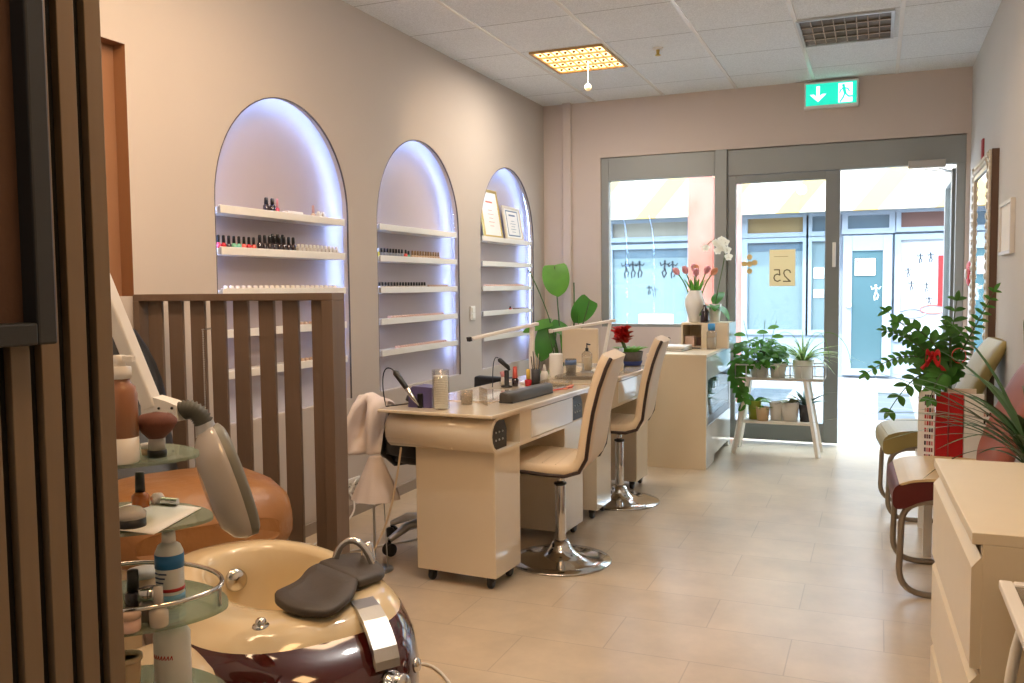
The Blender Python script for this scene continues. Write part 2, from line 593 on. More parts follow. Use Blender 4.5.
struct('baseboard_left', G().box(XL, XL + 0.014, 2.0, YF, 0, 0.06), M_BASE)
OX0, OX1, OZ = -2.137, 0.573, 2.30
struct('wall_right', G().box(XR, XR + 0.1, YB, YF + 0.2, 0, ZC), M_WALLR)
struct('baseboard_right', G().box(XR - 0.012, XR, YB, YF, 0, 0.06), M_BASE)
g = G()
g.box(XL - 0.1, OX0, YF, YF + 0.2, 0, ZC)
g.box(OX0, OX1, YF, YF + 0.2, OZ, ZC)
g.box(OX1, XR + 0.1, YF, YF + 0.2, 0, ZC)
struct('wall_far', g, M_WALLF)
struct('wall_sill', G().box(OX0, -1.2, YF + 0.0, YF + 0.16, 0, 0.90), mat('sill_panel', (206, 192, 186), 0.6, var=0.03))
struct('trim_20', G().box(-2.454, -2.383, YF - 0.05, YF, 0, ZC), M_WALLF, 0.004)
struct('wall_back', G().box(XL - 0.1, XR + 0.1, YB - 0.1, YB, 0, ZC), M_WALLR)
# roof and outer face of the building over the shop front
struct('roof', G().box(-9, 8, 7.3, 7.5, 2.4, 3.6).box(-9, OX0 - 0.2, 7.3, 7.5, 0, 3.6).box(OX1 + 0.35, 8, 7.3, 7.5, 0, 3.6).box(-9, 8, -3.5, 7.5, 3.5, 3.6), M_WALLR)

# window and doors of grey aluminium
FY0, FY1 = YF + 0.02, YF + 0.09
g = G()
g.box(OX0, -2.073, FY0, FY1, 0.88, OZ)
g.box(-2.073, -1.206, FY0, FY1, 2.107, OZ)
g.box(-2.073, -1.206, FY0, FY1, 0.90, 0.925)
g.box(-1.206, -1.19, FY0, FY1, 0.0, OZ)
g.box(-1.19, -1.106, FY0 - 0.025, FY1, 0.0, OZ)
g.box(-1.106, OX1, FY0, FY1, 2.095, OZ - 0.006)
g.box(0.513, OX1, FY0, FY1, 0.0, 2.095)
g.box(-1.106, -1.092, FY0, FY1, 0.0, 2.095)
w1 = struct('window_1', g, M_GREY, 0.003)
obj('pane', G().box(-2.073, -1.206, YF + 0.05, YF + 0.056, 0.925, 2.107), M_PANE, w1)
g = G()
DY0, DY1 = YF + 0.0, YF + 0.055
g.box(-1.09, -1.035, DY0, DY1, 0.02, 2.09)
g.box(-0.372, -0.268, DY0, DY1, 0.02, 2.09)
g.box(-1.035, -0.372, DY0, DY1, 2.03, 2.09)
g.box(-1.035, -0.372, DY0, DY1, 0.02, 0.165)
d1 = struct('door_1', g, M_GREYD, 0.003)
obj('pane', G().box(-1.035, -0.372, YF + 0.02, YF + 0.028, 0.165, 2.03), M_PANE, d1)
g = G()
g.box(-0.318, -0.294, DY0 - 0.03, DY0 - 0.018, 1.365, 1.55)
g.box(-0.314, -0.298, DY0 - 0.02, DY0, 1.39, 1.41)
g.box(-0.314, -0.298, DY0 - 0.02, DY0, 1.505, 1.525)
obj('handle', g, M_WHITE, d1, 0.003)
g = G()
hx0, hx1 = 0.49, 0.535
g.box(hx0, hx1, 7.20, 7.29, 0.02, 2.07)
g.box(hx0, hx1, 7.86, 7.97, 0.02, 2.07)
g.box(hx0, hx1, 7.29, 7.86, 1.98, 2.07)
g.box(hx0, hx1, 7.29, 7.86, 0.02, 0.165)
d2 = struct('door_2', g, M_GREYD, 0.003)
obj('pane', G().box(0.508, 0.516, 7.29, 7.86, 0.165, 1.98), M_PANE, d2)
t = T('door_closer', 'pale grey door closer box on the top bar above the open doorway', 'door closer', (0.31, YF + 0.02, 2.07))
obj('body', G().box(0.195, 0.44, YF - 0.03, YF + 0.02, 2.07, 2.125), mat('closer_grey', (176, 170, 162), 0.4), t, 0.004, world=True)
obj('arm', G().bar((0.40, YF - 0.0, 2.062), (0.50, YF + 0.17, 2.052), 0.018, 0.008).bar((0.30, YF + 0.03, 2.062), (0.50, YF + 0.17, 2.05), 0.016, 0.006), M_STEEL, t, world=True)

# near left: the wall block that carries the slatted panel
struct('wall_front', G().box(XL - 0.1, -1.065, YB, 0.93, 0, ZC), M_WALLR)
t = T('wall_cladding', 'dark wall panel of upright oak slats with black felt gaps, nearest on the left', 'wall cladding', (-1.02, 0.1, 0))
obj('backing', G().box(-1.045, -1.014, -0.75, 0.945, 0.0, ZC - 0.005), M_FELT, t, world=True)
for q in range(30):
    y1 = 0.9335 - 0.0443 * q
    obj('slat', G().box(-1.014, -1.0, y1 - 0.0275, y1, 0.0, ZC - 0.006), M_SLAT, t, 0.0015, world=True)
# framed picture on the panel
t = T('framed_picture', 'black framed brown picture hanging on the dark slatted panel', 'picture', (-0.99, 0.5, 1.18))
g = G()
fy0, fy1, fz0, fz1 = 0.12, 0.815, 1.178, 2.12
w = 0.028
for (ya, yb, za, zb) in ((fy0, fy0 + w, fz0, fz1), (fy1 - w, fy1, fz0, fz1), (fy0 + w, fy1 - w, fz0, fz0 + w), (fy0 + w, fy1 - w, fz1 - w, fz1)):
    g.box(-1.0, -0.966, ya, yb, za, zb)
obj('frame', g, M_FRAMEB, t, 0.003, world=True)
obj('canvas', G().box(-1.0, -0.992, fy0 + w, fy1 - w, fz0 + w, fz1 - w), M_CANVAS, t, world=True)

# ceiling fixtures
def louvre(loc, w, d, lit, label):
    t = T('ceiling_light', label, 'ceiling light', loc)
    fr = G()
    fr.box(-w / 2, w / 2, -d / 2, -d / 2 + 0.018, -0.012, 0.002).box(-w / 2, w / 2, d / 2 - 0.018, d / 2, -0.012, 0.002)
    fr.box(-w / 2, -w / 2 + 0.018, -d / 2 + 0.018, d / 2 - 0.018, -0.012, 0.002).box(w / 2 - 0.018, w / 2, -d / 2 + 0.018, d / 2 - 0.018, -0.012, 0.002)
    obj('frame', fr, M_STEEL if not lit else mat('brass_frame', (190, 150, 96), 0.35, metal=0.5), t)
    iw, idp = w - 0.036, d - 0.036
    lv = G()
    n, m = (8, 4)
    for i in range(1, n):
        x = -iw / 2 + iw * i / n
        lv.box(x - 0.003, x + 0.003, -idp / 2, idp / 2, -0.010, 0.0)
    for j in range(1, m):
        y = -idp / 2 + idp * j / m
        lv.box(-iw / 2, iw / 2, y - 0.008, y + 0.008, -0.011, -0.001)
    obj('louvre', lv, M_CHROME if not lit else mat('lit_louvre', (226, 190, 140), 0.4), t)
    if lit:
        obj('diffuser', G().box(-iw / 2, iw / 2, -idp / 2, idp / 2, -0.0008, 0.0004), emat('warm_diffuser', (255, 214, 150), 3.2), t)
        mb = mat('brass_dot', (120, 84, 40), 0.4, metal=0.6)
        for i in range(n):
            for j in range(m):
                x = -iw / 2 + iw * (i + 0.5) / n
                y = -idp / 2 + idp * (j + 0.5) / m
                obj('lamp_holder', G().ball((x, y, -0.003), 0.011, 8, 6), mb, t)
    else:
        rf = G()
        for j in range(m):
            y = -idp / 2 + idp * (j + 0.5) / m
            rf.box(-iw / 2, iw / 2, y - idp / m / 2, y + idp / m / 2, -0.0008, 0.0004)
        obj('reflector', rf, mat('bronze_reflector', (92, 78, 62), 0.3, metal=0.6), t)
    return t
louvre((-1.868, 5.735, ZC - 0.001), 0.50, 0.60, True, 'lit warm square ceiling light with gold louvre near the far left corner')
louvre((-0.196, 5.735, ZC - 0.001), 0.53, 0.60, False, 'unlit ceiling light with dark bronze louvre above the exit sign')
t = T('sprinkler', 'small brass sprinkler head hanging from a white ceiling tile', 'sprinkler', (-1.325, 5.688, ZC))
obj('rosette', G().lathe([(0.0, 0), (0.035, 0), (0.03, -0.008), (0.012, -0.012), (0.0, -0.012)]), M_WHITEP, t)
obj('head', G().lathe([(0.0, -0.01), (0.012, -0.012), (0.009, -0.04), (0.018, -0.044), (0.018, -0.048), (0, -0.049)], n=12), M_GOLD, t)
t = T('hanging_bulb', 'small glass ball hanging on a thin thread under the lit ceiling light', 'ornament', (-1.80, 5.70, ZC - 0.02))
obj('thread', G().tube([(0, 0, 0), (0, 0, -0.16)], 0.0022, 6), M_PAPER, t)
obj('ball', G().ball((0, 0, -0.182), 0.024, 14, 10), mat('milky_glass', (250, 226, 190), 0.15, emit=(255, 214, 150), estr=0.5), t)

# exit sign
t = T('exit_sign', 'green lit exit sign with white arrow and running figure on far wall', 'exit sign', (-0.335, YF, 2.56))
ex0, ex1, ez0, ez1, ey = -0.53, -0.148, 2.548, 2.742, YF - 0.06
obj('housing', G().box(ex0, ex1, ey, YF, ez0, ez1), M_WHITEP, t, 0.006, world=True)
m_g = emat('lit_green', (24, 200, 172), 1.15)
m_w = emat('lit_white', (235, 255, 248), 1.4)
obj('green_panel', G().box(ex0 + 0.014, ex1 - 0.014, ey - 0.003, ey, ez0 + 0.022, ez1 - 0.014), m_g, t, world=True)
F = lambda u, v, h: (u, ey - 0.0032 - h, v)
g = G()
cx, cz = ex0 + 0.10, 2.652
stroke(g, [(cx, cz + 0.05), (cx, cz - 0.02)], 0.024, F)
g.prism([(cx - 0.058, cz - 0.002), (cx, cz - 0.058), (cx + 0.058, cz - 0.002), (cx + 0.03, cz - 0.002), (cx, cz - 0.028), (cx - 0.03, cz - 0.002)], lambda u, v: F(u, v, 0), lambda u, v: F(u, v, 0.002))
obj('arrow', g, m_w, t, world=True)
dx0, dx1 = ex1 - 0.14, ex1 - 0.042
obj('door_symbol', G().box(dx0, dx1, ey - 0.005, ey - 0.003, ez0 + 0.03, ez1 - 0.024), m_w, t, world=True)
F = lambda u, v, h: (u, ey - 0.0052 - h, v)
g = G()
hx = dx0 + 0.036
disc(g, (hx, 2.700), 0.011, F)
stroke(g, [(hx + 0.002, 2.684), (hx + 0.012, 2.64)], 0.02, F)
stroke(g, [(hx + 0.002, 2.682), (hx - 0.02, 2.668), (hx - 0.026, 2.648)], 0.009, F)
stroke(g, [(hx + 0.004, 2.682), (hx + 0.03, 2.675), (hx + 0.04, 2.655)], 0.009, F)
stroke(g, [(hx + 0.012, 2.642), (hx + 0.036, 2.618), (hx + 0.058, 2.618)], 0.011, F)
stroke(g, [(hx + 0.010, 2.642), (hx - 0.004, 2.61), (hx - 0.022, 2.584)], 0.011, F)
obj('running_figure', g, m_g, t, world=True)

# light switch and sockets
t = T('light_switch', 'white double light switch on the wall between second and third arches', 'switch', (XL, 5.625, 1.06))
obj('plate', G().box(0, 0.01, -0.04, 0.04, -0.05, 0.05), M_WHITEP, t, 0.003)
obj('rocker', G().box(0.008, 0.016, -0.026, 0.026, 0.004, 0.038), M_WHITE, t, 0.002)
obj('rocker', G().box(0.008, 0.016, -0.026, 0.026, -0.038, -0.004), M_WHITE, t, 0.002)
t = T('wall_socket', 'white double power socket low on the left wall beside the pale cloth', 'socket', (XL, 4.04, 0.17))
obj('plate', G().box(0, 0.012, -0.08, 0.08, -0.04, 0.04), M_WHITEP, t, 0.004)
for s_ in (-0.037, 0.037):
    _o = obj('outlet', G().lathe([(0.0, 0.004), (0.02, 0.004), (0.024, 0.012), (0.028, 0.014), (0.028, 0.0), (0, 0)], n=20, M=Matrix.Rotation(pi / 2, 4, 'Y')), M_WHITE, t)
    _o.location = (0.006, s_, 0)
    obj('socket_hole', G().ball((0.006, 0.008, 0), 0.004, 8, 6).ball((0.006, -0.008, 0), 0.004, 8, 6), M_INK, _o)
# ------------------------------------------------------------------ the passage outside
M_PAVE = brick_mat('pale_paving', (134, 136, 140), (127, 129, 133), (176, 176, 174), 0.9, 0.9, 0.0, 0.006, rough=0.55, mottle=0.06, mscale=2.0)
M_PAVED = brick_mat('shade_grey_paving', (70, 80, 88), (66, 76, 84), (128, 132, 134), 0.45, 0.45, 0.0, 0.006, rough=0.55, mottle=0.06)
struct('ground_outside', G().box(-9, 8, YF + 0.12, 16, -0.08, -0.004), M_PAVE)
struct('pavement_shade', G().box(0.02, 0.34, 8.65, 10.8, -0.004, 0.0).box(-2.2, -0.9, 8.65, 10.8, -0.004, 0.0).box(1.4, 2.6, 8.65, 10.8, -0.004, 0.0), M_PAVED)  # shade on the passage floor painted as darker slabs
FYY = 12.42
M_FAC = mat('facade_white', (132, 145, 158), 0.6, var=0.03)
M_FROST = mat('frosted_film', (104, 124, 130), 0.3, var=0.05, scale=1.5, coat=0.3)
M_DARKP = mat('dark_transom', (78, 98, 112), 0.15, var=0.1, scale=2)
M_TANP = mat('tan_transom', (128, 108, 70), 0.3, var=0.12, scale=2)
M_BROWNP = mat('brown_transom', (96, 62, 54), 0.3, var=0.1, scale=3)
t = T('shopfront', 'pale shop front with frosted windows across the passage outside', 'shopfront', (-1.0, FYY, 0))
g = G()
X0, X1 = -7.0, 4.5
g.box(X0, X1, FYY + 0.06, FYY + 0.3, 0, 4.4)
g.box(X0, X1, FYY - 0.05, FYY + 0.06, 2.15, 2.32)
g.box(X0, X1, FYY, FYY + 0.06, 0, 0.56)
obj('wall', g, M_FAC, t, world=True)
def win(x0, x1, z0, z1, m, fr=0.07, name='window'):
    q = G()
    q.box(x0 - fr, x0, FYY - 0.02, FYY + 0.06, z0 - fr, z1 + fr).box(x1, x1 + fr, FYY - 0.02, FYY + 0.06, z0 - fr, z1 + fr)
    q.box(x0, x1, FYY - 0.02, FYY + 0.06, z0 - fr, z0).box(x0, x1, FYY - 0.02, FYY + 0.06, z1, z1 + fr)
    f = obj(name, q, M_FAC, t, world=True)
    obj('pane', G().box(x0, x1, FYY + 0.03, FYY + 0.05, z0, z1), m, f, world=False)
    f.children[0].data.transform(Matrix.Translation((1.0, -FYY, 0)))
    return f
win(-6.6, -5.2, 0.62, 1.757, M_FROST)
win(-5.0, -3.75, 0.62, 1.757, M_FROST)
win(-3.56, -2.47, 0.62, 1.757, M_FROST)
win(-6.6, -5.2, 1.93, 2.13, M_TANP)
win(-5.0, -3.75, 1.93, 2.13, M_TANP)
win(-3.56, -2.47, 1.93, 2.13, mat('grey_transom', (140, 138, 128), 0.3, var=0.08))
win(-1.65, -0.93, 0.62, 1.80, M_FROST)
win(-1.65, -0.93, 1.93, 2.13, M_TANP)
win(-0.815, -0.60, 0.62, 1.80, M_FROST)
win(-0.815, -0.60, 1.93, 2.13, M_DARKP)
win(-0.37, 0.13, 1.95, 2.12, M_DARKP)
win(0.27, 1.5, 1.95, 2.14, M_BROWNP, 0.06)
win(1.7, 3.6, 1.95, 2.14, M_BROWNP, 0.06)
win(0.27, 1.5, 0.55, 1.79, mat('white_film', (160, 166, 172), 0.4, var=0.02))
win(1.7, 3.6, 0.55, 1.79, M_FROST)
obj('window_band', G().box(-3.56, -2.47, FYY + 0.025, FYY + 0.03, 1.63, 1.757), M_DARKP, t, world=True)
obj('window_band', G().box(-1.65, -0.93, FYY + 0.025, FYY + 0.03, 1.68, 1.80), M_DARKP, t, world=True)
g = G()
g.box(-0.42, -0.31, FYY - 0.06, FYY, 0.03, 1.86).box(0.06, 0.17, FYY - 0.06, FYY, 0.03, 1.86)
g.box(-0.31, 0.06, FYY - 0.06, FYY, 1.66, 1.86).box(-0.31, 0.06, FYY - 0.06, FYY, 0.03, 0.12)
dr = obj('door', g, M_FAC, t, 0.004, world=True)
obj('door_pane', G().box(0.69, 1.06, -0.045, -0.035, 0.12, 1.66), mat('door_glass_teal', (64, 92, 100), 0.15, var=0.12, scale=2, coat=0.4), dr)
obj('door_knob', G().ball((0.655, -0.075, 0.95), 0.035, 10, 8), M_WHITE, dr)
# ink figures stuck on the frosted film
FM = lambda u, v, h: (u, FYY + 0.028 - h, v)
def dancer(g, x, z, s, k):
    disc(g, (x, z + 0.16 * s), 0.026 * s, FM, n=10)
    stroke(g, [(x, z + 0.13 * s), (x + 0.01 * k * s, z)], 0.038 * s, FM)
    stroke(g, [(x, z + 0.12 * s), (x - 0.08 * s, z + 0.07 * s), (x - 0.10 * s, z + 0.14 * s)], 0.02 * s, FM)
    stroke(g, [(x, z + 0.12 * s), (x + 0.07 * s, z + 0.08 * s), (x + 0.11 * s, z + 0.13 * s)], 0.02 * s, FM)
    stroke(g, [(x, z), (x - 0.03 * s * k, z - 0.09 * s), (x - 0.02 * s, z - 0.18 * s)], 0.028 * s, FM)
    stroke(g, [(x + 0.01 * s, z), (x + 0.06 * s * k, z - 0.07 * s), (x + 0.03 * s * k, z - 0.16 * s)], 0.026 * s, FM)
for i, x in enumerate((-3.37, -3.27, -3.17)):
    g = G(); dancer(g, x, 1.47, 0.66, 1)
    obj('figure_decal', g, mat('decal_slate', (30, 40, 52), 0.6), t, world=True)
for x, s, z, k in ((-2.80, 0.68, 1.47, -1), (-2.69, 0.66, 1.46, 1), (-3.03, 0.36, 1.17, 1), (-2.95, 0.36, 1.14, -1)):
    g = G(); dancer(g, x, z, s, k)
    obj('figure_decal', g, mat('decal_slate', (30, 40, 52), 0.6), t, world=True)
for x, z in ((0.36, 1.37), (0.50, 1.55), (0.62, 1.56), (0.40, 1.2), (0.58, 1.18), (0.61, 1.0)):
    g = G(); dancer(g, x, z, 0.34, 1)
    obj('figure_decal', g, mat('decal_slate', (30, 40, 52), 0.6), t, world=True)
g = G(); dancer(g, -0.02, 1.12, 0.55, 1)
single('door_decal_note', g, mat('decal_white', (214, 226, 232), 0.6), 'small pale dancing figure sticker on the shop door across the passage', 'sticker')
COLDEC = bpy.data.objects['door_decal_note']
COLDEC.name = 'figure_sticker'
COLDEC.location.y = -0.075
for i, (x, z, mm) in enumerate(((0.42, 0.85, mat('ring_lavender', (150, 156, 190), 0.4)), (0.66, 0.90, mat('ring_red', (190, 110, 104), 0.4)))):
    pts = [(x + 0.15 * cos(2 * pi * j / 24), FYY + 0.02, z + 0.055 * sin(2 * pi * j / 24)) for j in range(24)]
    obj('ring_decal', G().tube(pts, 0.010, 6, closed=True), mm, t, world=True)
# sun and shade painted as diagonal stripes on the fascia band over the windows
nt_m = bpy.data.materials.new('painted_sun_bands')
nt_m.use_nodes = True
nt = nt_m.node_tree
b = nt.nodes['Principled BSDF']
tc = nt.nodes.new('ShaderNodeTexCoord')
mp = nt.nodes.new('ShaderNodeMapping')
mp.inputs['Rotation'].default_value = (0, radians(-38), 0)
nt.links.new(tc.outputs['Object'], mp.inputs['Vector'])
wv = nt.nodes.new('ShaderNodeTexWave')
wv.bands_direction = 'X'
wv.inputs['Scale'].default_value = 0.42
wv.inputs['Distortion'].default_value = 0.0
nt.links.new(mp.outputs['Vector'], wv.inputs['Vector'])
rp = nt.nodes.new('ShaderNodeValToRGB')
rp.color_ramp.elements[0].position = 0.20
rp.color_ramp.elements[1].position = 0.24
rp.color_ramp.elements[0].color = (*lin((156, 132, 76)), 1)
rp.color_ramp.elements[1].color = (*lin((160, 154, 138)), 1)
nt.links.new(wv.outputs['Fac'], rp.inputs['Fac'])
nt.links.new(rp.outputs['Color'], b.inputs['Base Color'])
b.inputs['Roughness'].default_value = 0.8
t2 = T('fascia', 'yellow fascia with painted sun and shade bands above the windows across the passage', 'fascia', (-1.0, FYY - 0.3, 2.3))
obj('banded_panel', G().bar((-6.0, 0.12, 0.35), (5.5, 0.12, 0.35), 0.03, 1.0, up=(0, 0.25, 1)), nt_m, t2)
g = G()
for x in (-5.2, -2.6, 0.2, 2.8, 5.2):
    g.bar((x, 0.3, 0.7), (x, 0.06, -0.05), 0.03, 0.03)
obj('bracket', g, M_WHITE, t2)
# pink column
g = G()
g.box(-1.887, -1.385, 9.5, 9.95, 0.0, 4.2)
g.box(-1.92, -1.352, 9.46, 9.99, 0.0, 0.22)
g.box(-1.645, -1.625, 9.49, 9.5, 0.22, 4.2)
single('pillar', g, mat('pink_render', (166, 94, 78), 0.8, scale=1.6, rgb2=(186, 128, 116)), 'pink rendered pillar standing in the passage outside the window', 'pillar')
bpy.data.objects['pillar']['kind'] = 'thing'
# posters and sheets
t = T('poster', 'red framed dark poster in the window across the passage', 'poster', (0.83, FYY + 0.02, 0.95))
obj('frame', G().box(0.71, 1.03, FYY + 0.005, FYY + 0.028, 0.94, 1.58), M_RED, t, world=True)
obj('print', G().box(0.79, 0.97, FYY - 0.002, FYY + 0.005, 1.06, 1.46), mat('poster_dark', (58, 50, 56), 0.5, var=0.3, scale=9), t, world=True)
t = T('door_sheet', 'white printed sheet taped on the shop door across the passage', 'notice', (-0.14, FYY - 0.06, 1.4))
obj('paper', G().box(-0.275, -0.03, FYY - 0.058, FYY - 0.052, 1.34, 1.56), M_PAPER, t, world=True)
F = lambda u, v, h: (u, FYY - 0.0585 - h, v)
g = G()
for x in (-0.255, -0.235, -0.208):
    g.box(x, x + 0.014, FYY - 0.061, FYY - 0.058, 1.505, 1.535)
obj('heading', g, M_REDF, t, world=True)
g = G()
stroke(g, [(-0.13, 1.45), (-0.07, 1.49)], 0.012, F)
stroke(g, [(-0.22, 1.39), (-0.08, 1.39)], 0.005, F)
obj('print', g, M_REDF, t, world=True)
for z0, z1, lb in ((1.31, 1.45, 'upper white sheet stuck in the narrow window beside the shop door outside'), (1.05, 1.16, 'lower white sheet stuck in the narrow window beside the shop door outside')):
    single('window_sheet', G().box(-0.79, -0.66, FYY + 0.02, FYY + 0.028, z0, z1), M_PAPER, lb, 'notice')
# beige sheet on our door, its number seen from behind
t = T('number_sheet', 'beige paper sheet with the number 25 taped on the glass door', 'notice', (-0.683, YF + 0.02, 1.225))
obj('paper', G().box(-0.779, -0.587, YF + 0.014, YF + 0.0175, 1.225, 1.508), mat('beige_paper', (226, 210, 178), 0.8, var=0.04, leafy=0.6), t, world=True)
g = G()
def digit(P, x0, w, h):
    stroke(g, [(x0 - a * w, 1.262 + b * h) for a, b in P], 0.009, lambda u, v, hh: (u, YF + 0.0138 - hh, v), 0.0008)
digit([(0, .74), (.12, .92), (.5, 1), (.85, .9), (.95, .7), (.78, .45), (.3, .15), (0, 0), (1, 0)], -0.622, 0.052, 0.09)
digit([(.92, 1), (.2, 1), (.12, .55), (.5, .63), (.85, .53), (.97, .3), (.8, .08), (.45, 0), (.05, .1)], -0.694, 0.052, 0.09)
obj('number', g, mat('sheet_ink', (104, 86, 62), 0.7), t, world=True)
obj('printed_line', G().box(-0.745, -0.64, YF + 0.0132, YF + 0.014, 1.452, 1.456), mat('sheet_ink_pale', (168, 140, 100), 0.7), t, world=True)
single('flower_sticker', (lambda q: (disc(q, (-0.93, 1.40), 0.022, lambda u, v, h: (u, YF + 0.0185 - h, v), 0.001),
       [disc(q, (-0.93 + 0.04 * cos(a), 1.40 + 0.055 * sin(a)), 0.022, lambda u, v, h: (u, YF + 0.0185 - h, v), 0.001) for a in (0.2, 1.6, 3.1, 4.7)], q)[-1])(G()),
       mat('sticker_gold', (206, 180, 136), 0.6, leafy=0.6), 'small beige flower sticker on the glass door beside the number sheet', 'sticker')
# white chair outside the window
t = T('garden_chair', 'white garden chair standing outside below the frosted window', 'chair', (-2.2, 9.5, 0))
g = G(); g.box(-0.19, 0.19, -0.17, -0.145, 0.50, 0.93)
obj('backrest', g, M_WHITE, t, 0.012)
obj('seat', G().box(-0.2, 0.2, -0.18, 0.2, 0.43, 0.46), M_WHITE, t, 0.01)
for sx in (-1, 1):
    for sy in (-1, 1):
        obj('leg', G().bar((sx * 0.18, sy * 0.16, 0.44), (sx * 0.21, sy * 0.2, 0.0), 0.028, 0.028), M_WHITE, t)
t = T('garden_table', 'pale folding table beside the white garden chair outside', 'table', (-2.3, 10.6, 0))
obj('tabletop', G().box(-0.3, 0.3, -0.3, 0.3, 0.70, 0.725), M_STEEL, t, 0.004)
for sx in (-1, 1):
    obj('leg', G().bar((sx * 0.27, -0.25, 0.0), (-sx * 0.2, 0.22, 0.71), 0.025, 0.025), M_STEEL, t)
# ------------------------------------------------------------------ shelves in the arches and what stands on them
ZS = [1.613, 1.432, 1.249, 1.066, 0.883]
ORD = ['top', 'second', 'third', 'fourth', 'lowest']
ARN = ['nearest arch', 'middle arch', 'farthest arch']
for ai, (y0, y1) in enumerate(ARCHES):
    for si, z in enumerate(ZS):
        g = G().box(XB, XL - 0.002, y0 + 0.035, y1 - 0.04, z - 0.036, z - 0.006)
        g.box(XL - 0.012, XL + 0.002, y0 + 0.035, y1 - 0.04, z - 0.036, z)
        single('wall_shelf', g, M_WHITE, 'white wall shelf, %s of five in the %s' % (ORD[si], ARN[ai]), 'shelf', 'shelves in the arched niches', bevel=0.002)
ZSF = [z - 0.006 for z in ZS]

def bottle_proto(name, label, body_m, cap_m, r=0.0125, hb=0.036, hc=0.03, sq=False, group=None):
    t = T(name, label, 'bottle', (0, 0, 0), group=group)
    r, hb, hc = r * 0.92, hb * 0.78, hc * 0.78
    if sq:
        b = G().box(-r, r, -r, r, 0, hb)
        obj('glass_body', b, body_m, t, 0.003)
    else:
        obj('glass_body', G().lathe([(0, 0), (r * 0.95, 0), (r, 0.003), (r, hb * 0.75), (r * 0.55, hb), (0, hb)], n=12), body_m, t)
    obj('cap', G().lathe([(0, hb), (r * 0.62, hb), (r * 0.55, hb + hc * 0.9), (r * 0.4, hb + hc), (0, hb + hc)], n=12), cap_m, t)
    return t
def mm(n, c, **k):
    return mat(n, c, 0.18, coat=0.5, **k)
M_CAPB = mat('black_cap', (20, 19, 20), 0.3)
M_CAPW = mat('white_cap', (226, 222, 214), 0.35)
M_CAPT = mat('tan_cap', (150, 116, 74), 0.4)
XBOT = XL - 0.032
FIRST = {}
def put(key, y, si, label, group, body, cap, x=XBOT, rot=0.0, **k):
    """one bottle on shelf si; the first of a look is built, the rest are copies"""
    if key not in FIRST:
        FIRST[key] = bottle_proto('polish_bottle', label, body, cap, **k)
        o = FIRST[key]
        o.location = (x, y, ZSF[si])
        o['label'] = label
        if group:
            o['group'] = group
    else:
        o = dup(FIRST[key], (x, y, ZSF[si]), rot, label, group)
    return o
B_RED = mm('polish_red', (190, 30, 44)); B_PINK = mm('polish_pink', (224, 84, 110)); B_GREEN = mm('polish_green', (120, 190, 160))
B_DARK = mm('polish_dark', (46, 34, 40)); B_CLEAR = mm('polish_clear', (206, 198, 188)); B_CORAL = mm('polish_coral', (226, 96, 84))
B_GREY = mm('polish_grey', (140, 146, 156)); B_YEL = mm('polish_yellow', (226, 214, 100)); B_NUDE = mm('polish_nude', (214, 184, 150))
# nearest arch, second shelf: dark caps on the left, pale little bottles on the right
y = 3.088
seq = [('pink', B_PINK), ('red', B_RED), ('dark', B_DARK), ('green', B_GREEN), ('green', B_GREEN), ('coral', B_CORAL), ('red', B_RED), ('coral', B_CORAL)]
near2 = 'polish bottles on the second shelf of the nearest arch'
cnt = {}
for i, (n, m_) in enumerate(seq):
    k = cnt.get(n, 0); cnt[n] = k + 1
    pos = ['first from the left end', 'second from the left end', 'third from the left end', 'fourth from the left end', 'fifth from the left end', 'sixth from the left end', 'seventh from the left end', 'eighth from the left end'][i]
    put('nk' + n, y + 0.034 * i, 1, '%s black-capped polish bottle, %s, second shelf of nearest arch' % (n, pos), None, m_, M_CAPB, r=0.013, hb=0.032, hc=0.042)
for i in range(8):
    put('dk', 3.37 + 0.0365 * i, 1, 'tall all-dark polish bottle mid row on the second shelf of the nearest arch', near2 + ', tall dark', B_DARK, M_CAPB, r=0.0145, hb=0.05, hc=0.042 if i < 7 else 0.04)
for i in range(3):
    put('dk2', 3.52 + 0.04 * i, 1, 'dark polish bottle in the back row of the second shelf in the nearest arch', near2 + ', back row', B_DARK, M_CAPB, x=XL - 0.075, r=0.014, hb=0.06, hc=0.05)
for i in range(11):
    put('cl', 3.667 + 0.0335 * i, 1, 'little pale square polish bottle at the right of the second shelf, nearest arch', near2 + ', pale', B_CLEAR, M_CAPW, r=0.0125, hb=0.032, hc=0.02, sq=True)
# nearest arch, top shelf
put('big', 3.425, 0, 'tall black bottle, left of two on the top shelf of the nearest arch', None, B_DARK, M_CAPB, r=0.017, hb=0.05, hc=0.038)
put('big', 3.47, 0, 'tall black bottle, right of two on the top shelf of the nearest arch', None, B_DARK, M_CAPB)
t = put('pk', 3.508, 0, 'slim pink bottle beside two black bottles on the top shelf, nearest arch', None, B_PINK, mat('pink_cap', (216, 150, 160), 0.4), r=0.011, hb=0.035, hc=0.055)
single('cotton_pad_strip', G().box(XL - 0.06, XL - 0.02, 3.58, 3.70, ZSF[0], ZSF[0] + 0.018), M_PAPER, 'low white box lying on the top shelf of the nearest arch', 'box', bevel=0.004)
put('cup', 3.80, 0, 'slim clear brush bottle on the top shelf of the nearest arch', None, B_NUDE, mat('thin_stem', (190, 150, 140), 0.4), r=0.013, hb=0.03, hc=0.05)
t = put('sq0', 3.845, 0, 'left of two small pale square bottles on the top shelf, nearest arch', None, B_CLEAR, M_CAPW, r=0.014, hb=0.032, hc=0.012, sq=True)
put('sq0', 3.885, 0, 'right of two small pale square bottles on the top shelf, nearest arch', None, B_CLEAR, M_CAPW)
